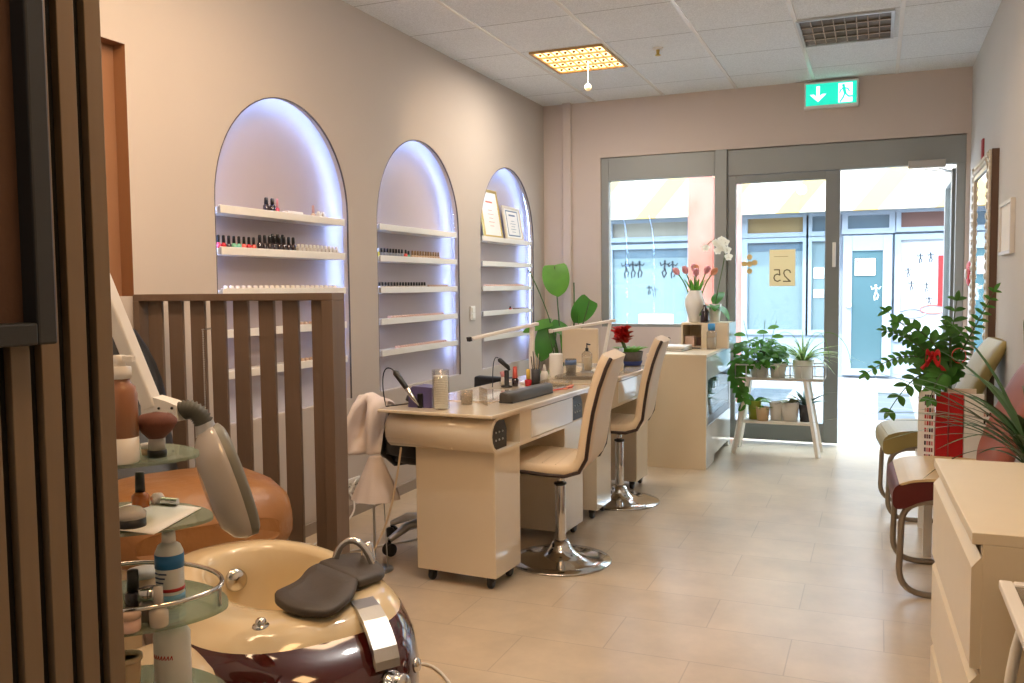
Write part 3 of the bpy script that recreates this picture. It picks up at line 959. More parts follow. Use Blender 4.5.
# low rows of tiny colour pots
def pots(ai, si, n, a, b, col, key, word, x=XL - 0.03, h=0.016):
    y0, y1 = ARCHES[ai]
    lab = 'tiny %s colour pot in the row on the %s shelf of the %s' % (word, ORD[si], ARN[ai])
    grp = 'colour pots on the %s shelf of the %s' % (ORD[si], ARN[ai]) + ', ' + word
    for i in range(n):
        y = y0 + a + (b - a) * i / (n - 1)
        if key not in FIRST:
            o = single('colour_pot', G().lathe([(0, 0), (0.0105, 0), (0.0115, h * 0.6), (0.0095, h), (0, h)], n=10), col, lab, 'pot', grp, loc=(x, y, ZSF[si]))
            FIRST[key] = o
        else:
            o = FIRST[key].copy()
            COL.objects.link(o)
            o.location = (x, y, ZSF[si])
            o['label'] = lab
            o['group'] = grp
P_W = mm('pot_white', (230, 222, 212)); P_R = mm('pot_rose', (214, 178, 162)); P_N = mm('pot_nude', (190, 160, 138))
pots(0, 2, 22, 0.09, 0.94, P_W, 'pw', 'white', h=0.018)
pots(0, 3, 10, 0.60, 0.95, P_N, 'pn', 'nude', h=0.018)
pots(0, 4, 10, 0.60, 0.95, P_N, 'pn', 'nude')
pots(1, 3, 22, 0.17, 0.86, P_R, 'pr', 'rose', h=0.018)
pots(1, 4, 22, 0.25, 0.90, P_R, 'pr', 'rose')
pots(2, 2, 20, 0.13, 0.88, P_R, 'pr', 'rose')
# middle arch, second shelf
a0 = ARCHES[1][0]
put('yl', a0 + 0.06, 1, 'yellow white-capped polish bottle at the left end, second shelf, middle arch', None, B_YEL, M_CAPW, r=0.0125, hb=0.034, hc=0.028)
mid2 = 'polish bottles on the second shelf of the middle arch'
for i in range(8):
    put('gy', a0 + 0.10 + 0.034 * i, 1, 'grey black-capped polish bottle on the second shelf of the middle arch', mid2 + ', grey', B_GREY, M_CAPB if i % 2 else M_CAPB, r=0.0125, hb=0.034, hc=0.03)
put('rd1', a0 + 0.385, 1, 'coral black-capped polish bottle mid row, second shelf, middle arch', None, B_CORAL, M_CAPB, r=0.0125, hb=0.034, hc=0.03)
put('gn1', a0 + 0.42, 1, 'green black-capped polish bottle mid row, second shelf, middle arch', None, B_GREEN, M_CAPB, r=0.0125, hb=0.026, hc=0.03)
for i in range(11):
    put('tn', a0 + 0.47 + 0.035 * i, 1, 'tan-capped nude polish bottle at the right of the second shelf, middle arch', mid2 + ', tan', B_NUDE, M_CAPT, r=0.0125, hb=0.026, hc=0.034)
single('polish_case', G().box(-0.02, 0.02, -0.055, 0.055, 0, 0.022), M_BLACK, 'small black case lying across the bottles, second shelf, middle arch', 'case', loc=(XL - 0.07, a0 + 0.30, ZSF[1]), bevel=0.004)
# middle arch, third shelf
for i in range(17):
    put('bk3', a0 + 0.07 + 0.0345 * i, 2, 'short black-capped pale polish bottle in the third shelf row, middle arch', 'polish bottles on the third shelf of the middle arch', B_CLEAR, M_CAPB, r=0.013, hb=0.016, hc=0.028)
pots(1, 2, 8, 0.68, 0.93, P_N, 'pn', 'nude')
# farthest arch: two framed certificates, a few small things
def certificate(y, w, h, lab, fm, ink):
    t = T('framed_certificate', lab, 'certificate', (XL - 0.024, y, ZSF[0]))
    t.rotation_euler = (0, radians(-9), 0)
    g = G()
    b = 0.02
    g.box(-0.008, 0.008, -w / 2, -w / 2 + b, 0, h).box(-0.008, 0.008, w / 2 - b, w / 2, 0, h)
    g.box(-0.008, 0.008, -w / 2 + b, w / 2 - b, 0, b).box(-0.008, 0.008, -w / 2 + b, w / 2 - b, h - b, h)
    obj('frame', g, fm, t, 0.002)
    obj('sheet', G().box(-0.005, 0.003, -w / 2 + b, w / 2 - b, b, h - b), M_PAPER, t)
    g = G()
    F = lambda u, v, hh: (0.0032 + hh, u, v)
    for k in range(5):
        L = w * (0.3 if k % 2 else 0.2)
        stroke(g, [(-L * 0.5, h * (0.25 + 0.08 * k)), (L * 0.5, h * (0.25 + 0.08 * k))], 0.003, F, 0.0006)
    stroke(g, [(-w * 0.17, h * 0.74), (w * 0.17, h * 0.74)], 0.012, F, 0.0006)
    if ink:
        for (p, q) in (((-1, 0.14), (1, 0.14)), ((-1, 0.86), (1, 0.86)), ((-1, 0.14), (-1, 0.86)), ((1, 0.14), (1, 0.86))):
            stroke(g, [(p[0] * w * 0.33, p[1] * h), (q[0] * w * 0.33, q[1] * h)], 0.009, F, 0.0006)
    obj('print', g, mat('print_blue' if ink else 'print_red', (96, 116, 142) if ink else (206, 120, 96), 0.7), t)
certificate(6.08, 0.34, 0.37, 'taller gold framed certificate with red heading on the farthest arch top shelf', M_GOLD, False)
certificate(6.50, 0.35, 0.27, 'smaller pale framed certificate with blue border on the farthest arch top shelf', mat('champagne_frame', (222, 208, 180), 0.4, metal=0.2), True)
put('f4', ARCHES[2][0] + 0.62, 3, 'small dark-pink bottle on the fourth shelf of the farthest arch', None, B_CORAL, M_CAPB, r=0.012, hb=0.02, hc=0.016)
single('tip_tray', G().box(XL - 0.07, XL - 0.012, ARCHES[2][0] + 0.76, ARCHES[2][0] + 0.96, ZSF[3], ZSF[3] + 0.01), mat('tray_brown', (120, 92, 76), 0.5), 'flat brown tray on the fourth shelf of the farthest arch', 'tray', bevel=0.002)
# ------------------------------------------------------------------ slatted divider, pedicure chair, lamp, glass trolley
t = T('slat_divider', 'brown wooden slatted divider standing between the pedicure chair and the arches', 'divider', (-2.2, 2.6, 0))
px0, px1, py0, py1, pz = -2.636, -1.733, 2.562, 2.64, 1.229
obj('top_rail', G().box(px0, px1, py0, py1, pz - 0.026, pz), M_SLATW, t, 0.002, world=True)
obj('bottom_rail', G().box(px0, px1, py0, py1, 0.0, 0.03), M_SLATW, t, 0.002, world=True)
obj('post', G().box(px0, px0 + 0.028, py0, py1, 0.03, pz - 0.026), M_SLATW, t, 0.002, world=True)
obj('post', G().box(px1 - 0.045, px1, py0, py1, 0.03, pz - 0.026), M_SLATW, t, 0.002, world=True)
for xr in (-2.525, -2.424, -2.318, -2.222, -2.117, -2.002, -1.897):
    obj('slat', G().box(xr - 0.069, xr - 0.003, 2.594, 2.608, 0.03, pz - 0.026), M_SLATW, t, 0.0015, world=True)
obj('slat', G().box(-1.838, -1.778, 2.588, 2.612, 0.03, pz - 0.026), M_SLATW, t, 0.0015, world=True)

g = G()
for k in range(52):
    g.ball((-2.288, 2.548, 1.09 - 0.0085 * k), 0.0036, 6, 4)
g.tube([(-2.288, 2.548, 1.10), (-2.288, 2.548, 0.65)], 0.0012, 5).bar((-2.288, 2.545, 1.098), (-2.288, 2.59, 1.10), 0.006, 0.004)
single('bead_chain', g, M_STEEL, 'thin bead chain hanging on a slat of the brown divider', 'chain')

# --- pedicure chair: local frame, +X along the tub from seat to nose
PA = atan2(-0.545, 0.84)
PC = Vector((-1.36, 1.76, 0))
t = T('pedicure_chair', 'tan leather pedicure spa chair with cream and burgundy foot tub in the foreground', 'spa chair', PC, PA)
def sup(a, b, z, cx=0.0, cy=0.0, e=2.3, n=56, a2=None):
    out = []
    for i in range(n):
        q = 2 * pi * i / n
        c, s = cos(q), sin(q)
        x = (a if c >= 0 or a2 is None else a2) * math.copysign(abs(c) ** (2 / e), c)
        y = b * math.copysign(abs(s) ** (2 / e), s)
        out.append((cx + x, cy + y, z))
    return out
TI, TY = -0.12, 0.03
rings = [sup(0.14, 0.08, 0.27, TI, TY), sup(0.22, 0.12, 0.275, TI, TY), sup(0.25, 0.142, 0.31, TI, TY), sup(0.262, 0.152, 0.42, TI, TY), sup(0.272, 0.162, 0.487, TI, TY),
         sup(0.282, 0.171, 0.499, TI, TY), sup(0.305, 0.19, 0.504, TI + 0.005, 0.025), sup(0.335, 0.228, 0.500, -0.085, 0.010, a2=0.40), sup(0.35, 0.255, 0.488, -0.07, 0.005, e=2.5, a2=0.44), sup(0.36, 0.274, 0.464, -0.062, 0.003, e=2.7, a2=0.46)]
g = G().loft(rings, cap0=True, cap1=False)
obj('foot_tub', g, M_TUB, t)
rings = [sup(0.36, 0.274, 0.464, -0.062, 0.003, e=2.7, a2=0.46), sup(0.40, 0.285, 0.447, -0.055, e=2.5, a2=0.47), sup(0.435, 0.294, 0.415, -0.045, e=2.4, a2=0.475), sup(0.458, 0.300, 0.36, -0.038, a2=0.48), sup(0.46, 0.298, 0.28, -0.04, a2=0.48), sup(0.44, 0.28, 0.16, -0.05, a2=0.46), sup(0.38, 0.24, 0.03, -0.06, a2=0.42), sup(0.37, 0.23, 0.0, -0.06, a2=0.41)]
obj('tub_base', G().loft(rings, cap0=False, cap1=True), M_BURG, t)
_o = obj('drain_cap', G().lathe([(0, 0.012), (0.024, 0.010), (0.032, 0.003), (0.033, -0.004), (0, -0.004)], M=Matrix.Rotation(radians(80), 4, 'Y')), M_CHROME, t)
_o.location = (-0.372, 0.0, 0.42)
# foot rest: two dark fan-shaped lobes meeting at a narrow waist
def lobe(P, c, dz):
    c = Vector(c)
    q = G()
    rings = []
    for s_, z in ((0.95, 0.507), (1.0, 0.512), (1.0, 0.522), (0.95, 0.528), (0.6, 0.524), (0.1, 0.521)):
        ring = []
        for (x, y) in P:
            v = c + (Vector((x, y)) - c) * s_
            ring.append((v.x, v.y, z + dz(v.x, v.y)))
        rings.append(ring)
    return q.loft(rings)
def smooth_loop(P, k=3):
    for _ in range(k):
        Q = []
        for a, b in zip(P, P[1:] + P[:1]):
            Q += [(a[0] * 0.75 + b[0] * 0.25, a[1] * 0.75 + b[1] * 0.25), (a[0] * 0.25 + b[0] * 0.75, a[1] * 0.25 + b[1] * 0.75)]
        P = Q
    return P
LA = smooth_loop([(-0.035, 0.108), (-0.03, 0.115), (0.15, 0.14), (0.158, 0.134), (0.215, 0.10), (0.265, 0.045), (0.278, 0.0), (0.22, -0.05), (0.14, -0.062), (0.088, -0.048), (0.08, -0.04), (0.04, 0.03), (-0.02, 0.075)], 2)
LB = smooth_loop([(-0.035, 0.112), (-0.045, 0.12), (-0.07, 0.16), (-0.105, 0.215), (-0.115, 0.265), (-0.05, 0.275), (0.04, 0.265), (0.10, 0.235), (0.125, 0.19), (0.15, 0.145), (0.145, 0.138)], 2)
obj('foot_rest', lobe(LA, (0.11, 0.04), lambda x, y: 0.012 * max(0, y - 0.03) / 0.1), M_RUBBER, t)
obj('foot_rest', lobe(LB, (0.02, 0.19), lambda x, y: 0.01 - 0.02 * max(0, y - 0.12) / 0.15), M_RUBBER, t)
obj('rest_bridge', G().box(0.0, 0.14, 0.10, 0.15, 0.498, 0.514), M_RUBBER, t, 0.005)
# steel strap plate over the nose
P = [(0.20, 0.508), (0.26, 0.507), (0.31, 0.496), (0.345, 0.482), (0.385, 0.458), (0.400, 0.435), (0.402, 0.415), (0.388, 0.42), (0.372, 0.444), (0.335, 0.468), (0.30, 0.483), (0.25, 0.492), (0.20, 0.494)]
g = G()
g.prism(P, lambda u, v: (u, 0.128 - 0.16 * u, v), lambda u, v: (u, 0.186 - 0.16 * u, v))
obj('nose_plate', g, M_STEEL, t, 0.003)
g = G()
g.tube(bez3((-0.06, 0.165, 0.48), (-0.075, 0.17, 0.60), (-0.01, 0.235, 0.615), (0.005, 0.25, 0.50), 14), 0.0095, 10)
obj('faucet', g, M_CHROME, t)
obj('shower_handset', G().lathe([(0, 0), (0.026, 0), (0.025, 0.01), (0.015, 0.07), (0.012, 0.082), (0, 0.084)], c=(-0.018, 0.245, 0.488), n=16), M_CHROME, t)
_o = obj('control_knob', G().lathe([(0, 0.020), (0.007, 0.0185), (0.0115, 0.014), (0.013, 0.008), (0.0125, 0.005), (0.018, 0.004), (0.02, 0.0), (0.02, -0.006), (0, -0.006)], n=20), M_CHROME, t)
_o.location = (0.203, -0.119, 0.497)
_o = obj('front_valve', G().lathe([(0, 0.05), (0.020, 0.05), (0.022, 0.046), (0.022, 0.02), (0.028, 0.018), (0.03, 0.0), (0, 0)], n=20, M=Matrix.Rotation(radians(78), 4, 'Y')), M_CHROME, t)
_o.location = (0.385, 0.10, 0.375)
_o.rotation_euler = (0, 0, radians(22))
_o = obj('side_jet', G().lathe([(0, 0.010), (0.014, 0.008), (0.018, 0.0), (0, 0)], n=16, M=Matrix.Rotation(radians(84), 4, 'Y')), M_CHROME, t)
_o.location = (0.355, 0.185, 0.385)
_o.rotation_euler = (0, 0, radians(38))
# the chair behind the tub
g = G()
rings = []
SV = -0.03
for (x, hw, zt, zb) in ((-0.98, 0.17, 0.60, 0.46), (-0.96, 0.24, 0.64, 0.42), (-0.88, 0.27, 0.66, 0.41), (-0.70, 0.28, 0.665, 0.41), (-0.60, 0.278, 0.65, 0.42), (-0.53, 0.26, 0.61, 0.44), (-0.505, 0.21, 0.56, 0.47)):
    ring = []
    for i in range(28):
        q = 2 * pi * i / 28
        c, s = cos(q), sin(q)
        ring.append((x + 0.018 * abs(s), SV + hw * math.copysign(abs(c) ** 0.5, c), (zt + zb) / 2 + (zt - zb) / 2 * math.copysign(abs(s) ** 0.7, s)))
    rings.append(ring)
obj('seat_cushion', g.loft(rings), M_ORANGE, t)
g = G()
rings = []
for k in range(12):
    q = k / 11
    z = 0.55 + 0.61 * q
    x = -0.93 - 0.24 * q - 0.05 * sin(pi * q)
    hw = 0.215 * (1 - 0.55 * max(0, (q - 0.5) / 0.5) ** 2.0) * (0.7 if k == 11 else 1)
    th = 0.07 * (1 - 0.3 * q) * (0.5 if k == 11 else 1)
    rings.append([(x + th * math.copysign(abs(sin(2 * pi * i / 24)) ** 0.8, sin(2 * pi * i / 24)), -0.217 + hw * math.copysign(abs(cos(2 * pi * i / 24)) ** 0.6, cos(2 * pi * i / 24)), z) for i in range(24)])
obj('backrest', g.loft(rings), M_BLACKL, t)
g = G()
rings = [sup(0.22, 0.22, 0.0, -0.74, SV), sup(0.23, 0.23, 0.06, -0.74, SV), sup(0.21, 0.22, 0.2, -0.74, SV), sup(0.2, 0.21, 0.41, -0.74, SV)]
obj('pedestal', g.loft(rings), M_TUB, t)
# the rounded cream side shell in front of the tub
g = G()
rings = []
for s_, z in ((0.98, 0.0), (1.0, 0.1), (0.99, 0.26), (0.94, 0.34), (0.84, 0.40), (0.65, 0.44), (0.4, 0.462), (0.1, 0.47)):
    rings.append(sup(0.20 * s_, 0.15 * s_, z, 0.15, -0.315, e=2.2))
obj('side_shell', g.loft(rings), mat('cream_shell', (200, 180, 146), 0.25, var=0.02, coat=0.2), t)

# --- magnifier lamp
t = T('magnifier_lamp', 'white arm magnifier lamp with oval head hanging over the foot tub', 'lamp', (-1.80, 1.12, 0))
g = G()
A, B = Vector((-1.612, 1.394, 1.455)), Vector((-1.447, 1.452, 0.99))
g.bar(A, B, 0.03, 0.036, up=(1, 0, 0.3))
g.bar(Vector((-1.56, 1.45, 1.24)), Vector((-1.50, 1.46, 1.02)), 0.014, 0.02, up=(1, 0, 0.3))
obj('arm', g, M_WHITEP, t, 0.004, world=True)
g = G()
P = [(-1.470, 1.010), (-1.442, 1.016), (-1.40, 1.008), (-1.372, 1.000), (-1.368, 0.966), (-1.392, 0.962), (-1.43, 0.952), (-1.470, 0.955)]
g.prism(P, lambda u, v: (u, 1.44, v), lambda u, v: (u, 1.475, v))
hd = obj('arm_head', g, M_WHITEP, t, 0.004, world=True)
g = G()
for (x, z) in ((-1.431, 0.980), (-1.418, 0.992), (-1.382, 0.994), (-1.384, 0.971)):
    g.ball((x, 1.4385, z), 0.0045 if x < -1.43 else 0.003, 8, 6)
obj('screw', g, M_BLACK, hd, world=True)
pts = bez3((-1.375, 1.460, 0.985), (-1.358, 1.466, 0.995), (-1.343, 1.476, 0.985), (-1.337, 1.484, 0.957), 20)
g = G().tube(pts, [0.0165 + 0.005 * (i % 2) for i in range(21)], 14)
obj('flexible_joint', g, mat('joint_grey', (74, 74, 66), 0.6), t, world=True)
g = G().tube([(-1.337, 1.484, 0.96), (-1.332, 1.488, 0.932)], [0.019, 0.025], 16)
obj('collar', g, M_STEEL, t, world=True)
# oval head: long axis goes down and slightly right and away
hc = Vector((-1.290, 1.498, 0.830))
ax = (Vector((-1.250, 1.505, 0.715)) - Vector((-1.332, 1.488, 0.945))).normalized()
nx = Vector((0.66, 0.78, 0.12))
nx = (nx - ax * nx.dot(ax)).normalized()
sx_ = ax.cross(nx).normalized()
M = Matrix((ax, sx_, nx)).transposed().to_4x4()
M.translation = hc
g = G()
rings = []
for s_, z in ((0.35, -0.050), (0.7, -0.044), (0.92, -0.026), (1.0, -0.004), (1.0, 0.006), (0.93, 0.016)):
    rings.append([M @ Vector((0.128 * s_ * cos(2 * pi * i / 36), 0.072 * s_ * sin(2 * pi * i / 36), z)) for i in range(36)])
g.loft(rings)
obj('head_shell', g, M_SILVERW, t, world=True)
g = G()
rings = []
for s_, z in ((0.99, 0.008), (1.0, 0.022), (0.9, 0.03), (0.72, 0.028), (0.7, 0.018)):
    rings.append([M @ Vector((0.128 * s_ * cos(2 * pi * i / 36), 0.072 * s_ * sin(2 * pi * i / 36), z)) for i in range(36)])
g.loft(rings, cap0=False)
obj('lens_ring', g, M_GREYP, t, world=True)
rings = [[M @ Vector((0.088 * cos(2 * pi * i / 36), 0.048 * sin(2 * pi * i / 36), z)) for i in range(36)] for z in (0.017, 0.0195)]
obj('lens', G().loft(rings), mat('lens_glass', (150, 132, 128), 0.08, coat=0.8), t, world=True)
g = G()
g.tube([(-1.60, 1.394, 1.44), (-1.80, 1.12, 1.15)], 0.02, 10).tube([(-1.80, 1.12, 1.19), (-1.80, 1.12, 0.11)], 0.017, 10)
obj('stand_pole', g, M_WHITEP, t, world=True)
g = G()
for q in range(5):
    a = 2 * pi * q / 5 + 0.3
    g.bar((-1.80, 1.12, 0.11), (-1.80 + 0.2 * cos(a), 1.12 + 0.2 * sin(a), 0.045), 0.035, 0.02)
    g.ball((-1.80 + 0.2 * cos(a), 1.12 + 0.2 * sin(a), 0.023), 0.023, 10, 8)
obj('stand_base', g, M_WHITEP, t, world=True)

# --- glass trolley
TCX, TCY = -1.27, 1.19
t = T('glass_trolley', 'glass shelf trolley with chrome rail standing behind the dark slatted panel', 'trolley', (TCX, TCY, 0))
da = Vector((0.945, 0.325, 0)).normalized()
db = Vector((-da.y, da.x, 0))
def shelfshape(a, b, z0, z1, e=1.7):
    out = []
    for z in (z0, z1):
        ring = []
        for i in range(48):
            q = 2 * pi * i / 48
            c, s = cos(q), sin(q)
            p = da * (a * math.copysign(abs(c) ** (2 / e), c)) + db * (b * math.copysign(abs(s) ** (2 / e), s))
            ring.append((p.x, p.y, z))
        out.append(ring)
    return out
for a, b, z in ((0.145, 0.115, 0.948), (0.168, 0.120, 0.832), (0.19, 0.150, 0.668), (0.19, 0.15, 0.49), (0.19, 0.15, 0.16)):
    obj('shelf', G().loft(shelfshape(a, b, z - 0.006, z)), M_SHELFG, t)
for (pa, pb) in ((-0.115, 0.03), (-0.115, -0.05)):
    p = da * pa + db * pb
    obj('post', G().tube([(p.x, p.y, 0.06), (p.x, p.y, 1.02)], 0.009, 10), M_CHROME, t)
g = G()
P = []
for i in range(31):
    q = radians(-118 + 236 * i / 30)
    p = da * (0.178 * math.copysign(abs(cos(q)) ** 1.1, cos(q))) + db * (0.138 * math.copysign(abs(sin(q)) ** 1.1, sin(q)))
    P.append((p.x, p.y, 0.704))
g.tube(P, 0.0045, 8)
for i in (5, 15, 25):
    g.tube([(P[i][0], P[i][1], 0.668), P[i]], 0.004, 8)
obj('rail', g, M_CHROME, t)
for (pa, pb) in ((0.13, 0.0), (-0.06, 0.10), (-0.06, -0.10)):
    p = da * pa + db * pb
    obj('caster', G().ball((p.x, p.y, 0.028), 0.028, 12, 8).tube([(p.x, p.y, 0.05), (p.x, p.y, 0.155)], 0.008, 8), M_BLACK, t)

def at(px, y_off=0):
    return px
def lathe_thing(name, label, cat, loc, parts, group=None):
    t = T(name, label, cat, loc, group=group)
    for (n, prof, m) in parts:
        obj(n, G().lathe(prof, n=22), m, t)
    return t
Z1, Z2, Z3, Z4 = 0.948, 0.832, 0.668, 0.49
t = lathe_thing('pump_bottle', 'large bottle of brown lotion with white pump on the top glass shelf', 'bottle', (-1.200, 1.132, Z1), [
    ('white_base', [(0, 0), (0.025, 0), (0.027, 0.003), (0.027, 0.045), (0, 0.045)], M_WHITEP),
    ('lotion_body', [(0, 0.045), (0.027, 0.045), (0.027, 0.118), (0.024, 0.132), (0.016, 0.138), (0.016, 0.148), (0, 0.148)], M_BROWNB),
    ('pump_collar', [(0, 0.146), (0.0185, 0.146), (0.0185, 0.166), (0.008, 0.168), (0.0, 0.168)], M_WHITEP)])
obj('pump_head', G().lathe([(0, 0.168), (0.010, 0.168), (0.010, 0.186), (0, 0.187)], n=14).bar((0.0, 0, 0.181), (0.026, 0.006, 0.180), 0.011, 0.009), M_WHITEP, t)
t = lathe_thing('makeup_brush', 'fluffy reddish powder brush standing on its handle on the top glass shelf', 'brush', (-1.184, 1.194, Z1), [
    ('handle', [(0, 0), (0.0165, 0), (0.0165, 0.012), (0.015, 0.013), (0, 0.013)], M_BLACK),
    ('ferrule', [(0, 0.013), (0.015, 0.013), (0.0145, 0.034), (0, 0.034)], M_SILVERW),
    ('bristles', [(0, 0.034), (0.0145, 0.034), (0.026, 0.046), (0.036, 0.060), (0.036, 0.066), (0.026, 0.076), (0, 0.081)], M_BRISTLE)])
lathe_thing('cream_pot', 'small cream pot between lotion bottle and powder brush on the top glass shelf', 'jar', (-1.215, 1.205, Z1), [
    ('jar', [(0, 0), (0.012, 0), (0.013, 0.012), (0, 0.012)], M_POTB), ('lid', [(0, 0.012), (0.0135, 0.012), (0.0135, 0.02), (0, 0.021)], M_WHITEP)])
lathe_thing('oil_bottle', 'amber nail oil bottle with black cap on the middle glass shelf', 'bottle', (-1.280, 1.245, Z2), [
    ('glass_body', [(0, 0), (0.0145, 0), (0.0155, 0.003), (0.0155, 0.026), (0.008, 0.034), (0, 0.034)], M_AMBER),
    ('cap', [(0, 0.034), (0.0092, 0.034), (0.0082, 0.07), (0, 0.071)], M_BLACK)])
lathe_thing('black_jar', 'round black jar with white domed lid on the middle glass shelf', 'jar', (-1.192, 1.135, Z2), [
    ('jar', [(0, 0), (0.024, 0), (0.026, 0.003), (0.026, 0.02), (0, 0.02)], M_BLACK),
    ('lid', [(0, 0.02), (0.0265, 0.02), (0.0265, 0.028), (0.018, 0.037), (0.006, 0.04), (0, 0.04)], M_SILVERW)])
g = G(); g.lathe([(0, 0), (0.011, 0.004), (0.014, 0.012), (0.009, 0.02), (0, 0.022)], n=12)
single('cotton_ball', g, M_TOWEL, 'small cotton ball beside the amber oil bottle on the glass shelf', 'cotton', loc=(-1.268, 1.275, Z2 + 0.004))
g = G()
for k in range(3):
    g.tube([(0.012 * k, 0.0, 0.0085), (0.012 * k + 0.011, 0.004, 0.0085)], [0.0085, 0.0075], 10)
single('nail_clipper', g, M_CHROME, 'small metal bead trinket lying on the middle glass shelf', 'trinket', loc=(-1.252, 1.270, Z2 + 0.004))
bpy.data.objects['nail_clipper'].name = 'metal_trinket'
g = G().sheet(lambda u, v: (-1.325 + 0.205 * u * (1 - 0.25 * v), 1.095 + 0.17 * v + 0.02 * u, Z2 + 0.002 + 0.003 * sin(3 * u)), 8, 6)
single('paper_liner', g, M_PAPER, 'white paper liner covering the middle glass shelf', 'paper', solid=0.0015)
t = lathe_thing('cleaner_bottle', 'white and blue cleaner bottle standing on the railed glass shelf', 'bottle', (-1.195, 1.225, Z3), [
    ('bottle', [(0, 0), (0.023, 0), (0.025, 0.004), (0.025, 0.098), (0.020, 0.110), (0.011, 0.116), (0, 0.116)], M_WHITEP),
    ('blue_band', [(0.0252, 0.07), (0.0258, 0.07), (0.0258, 0.095), (0.0252, 0.095)], M_BLUE),
    ('red_band', [(0.0252, 0.028), (0.0258, 0.028), (0.0258, 0.034), (0.0252, 0.034)], M_RED),
    ('lower_band', [(0.0252, 0.006), (0.0258, 0.006), (0.0258, 0.022), (0.0252, 0.022)], mat('pale_blue_label', (110, 160, 190), 0.4)),
    ('cap', [(0, 0.116), (0.0125, 0.116), (0.0115, 0.136), (0, 0.137)], M_WHITEP)])
g = G()
F = lambda u, v, h: ((0.0256 + h) * sin(u / 0.0256), -(0.0256 + h) * cos(u / 0.0256), v)
for k, z in enumerate((0.062, 0.054, 0.046, 0.040)):
    stroke(g, [(-0.014 + 0.002 * k, z), (0.0, z)], 0.003, F, 0.0004)
    stroke(g, [(0.0, z), (0.013 - 0.003 * k, z)], 0.003, F, 0.0004)
obj('label_lines', g, mat('label_navy', (50, 70, 110), 0.5), t)
lathe_thing('polish_bottle', 'frosted clear polish bottle with pale cap on the railed glass shelf', 'bottle', (-1.135, 1.135, Z3), [
    ('glass_body', [(0, 0), (0.015, 0), (0.016, 0.003), (0.016, 0.026), (0.008, 0.033), (0, 0.033)], mat('frosted_clear', (186, 176, 162), 0.25, coat=0.4)),
    ('cap', [(0, 0.033), (0.0095, 0.033), (0.0075, 0.068), (0, 0.069)], M_SILVERW)])
lathe_thing('polish_bottle', 'silver-capped clear bottle behind the black-capped one on the railed shelf', 'bottle', (-1.172, 1.150, Z3), [
    ('glass_body', [(0, 0), (0.015, 0), (0.0165, 0.003), (0.0165, 0.03), (0.01, 0.038), (0, 0.038)], mat('smoky_clear', (120, 108, 96), 0.15, coat=0.5)),
    ('cap', [(0, 0.038), (0.0165, 0.038), (0.0165, 0.056), (0, 0.057)], M_CHROME)])
lathe_thing('polish_bottle', 'black-capped dark bottle at the left of the railed glass shelf', 'bottle', (-1.226, 1.168, Z3), [
    ('glass_body', [(0, 0), (0.014, 0), (0.015, 0.003), (0.015, 0.034), (0.008, 0.04), (0, 0.04)], B_DARK),
    ('cap', [(0, 0.04), (0.0105, 0.04), (0.0095, 0.076), (0, 0.077)], M_BLACK)])
lathe_thing('cream_pot', 'pinkish pot with flat lid at the front of the railed glass shelf', 'jar', (-1.165, 1.100, Z3), [
    ('jar', [(0, 0), (0.017, 0), (0.018, 0.003), (0.018, 0.022), (0, 0.022)], P_R), ('lid', [(0, 0.022), (0.019, 0.022), (0.019, 0.034), (0, 0.035)], P_N)])
lathe_thing('cream_pot', 'wide cream-lidded jar at the back of the railed glass shelf', 'jar', (-1.285, 1.250, Z3), [
    ('jar', [(0, 0), (0.026, 0), (0.028, 0.003), (0.028, 0.034), (0, 0.034)], M_POTB), ('lid', [(0, 0.034), (0.029, 0.034), (0.029, 0.046), (0, 0.047)], M_WHITEP)])
t = lathe_thing('white_bottle', 'white bottle with red lettering on the lowest visible glass shelf', 'bottle', (-1.205, 1.235, Z4), [
    ('bottle', [(0, 0), (0.03, 0), (0.033, 0.004), (0.033, 0.118), (0.026, 0.13), (0.013, 0.136), (0, 0.136)], M_WHITEP),
    ('cap', [(0, 0.136), (0.0145, 0.136), (0.0135, 0.158), (0, 0.159)], M_WHITEP)])
g = G()
F = lambda u, v, h: ((0.0334 + h) * sin(u / 0.0334), -(0.0334 + h) * cos(u / 0.0334), v)
for k in range(7):
    x = -0.016 + 0.0062 * k
    stroke(g, [(x, 0.08), (x + 0.003, 0.086), (x + 0.004, 0.079)], 0.0016, F, 0.0004)
obj('lettering', g, M_REDF, t)
lathe_thing('cup', 'beige cup with round cream rim on the lowest visible glass shelf', 'cup', (-1.245, 1.165, Z4), [
    ('cup', [(0, 0), (0.02, 0), (0.024, 0.09), (0.021, 0.09), (0.018, 0.01), (0, 0.01)], M_POTB),
    ('rim', [(0.021, 0.088), (0.027, 0.088), (0.027, 0.096), (0.021, 0.096), (0.021, 0.088)], M_CREAMD)])
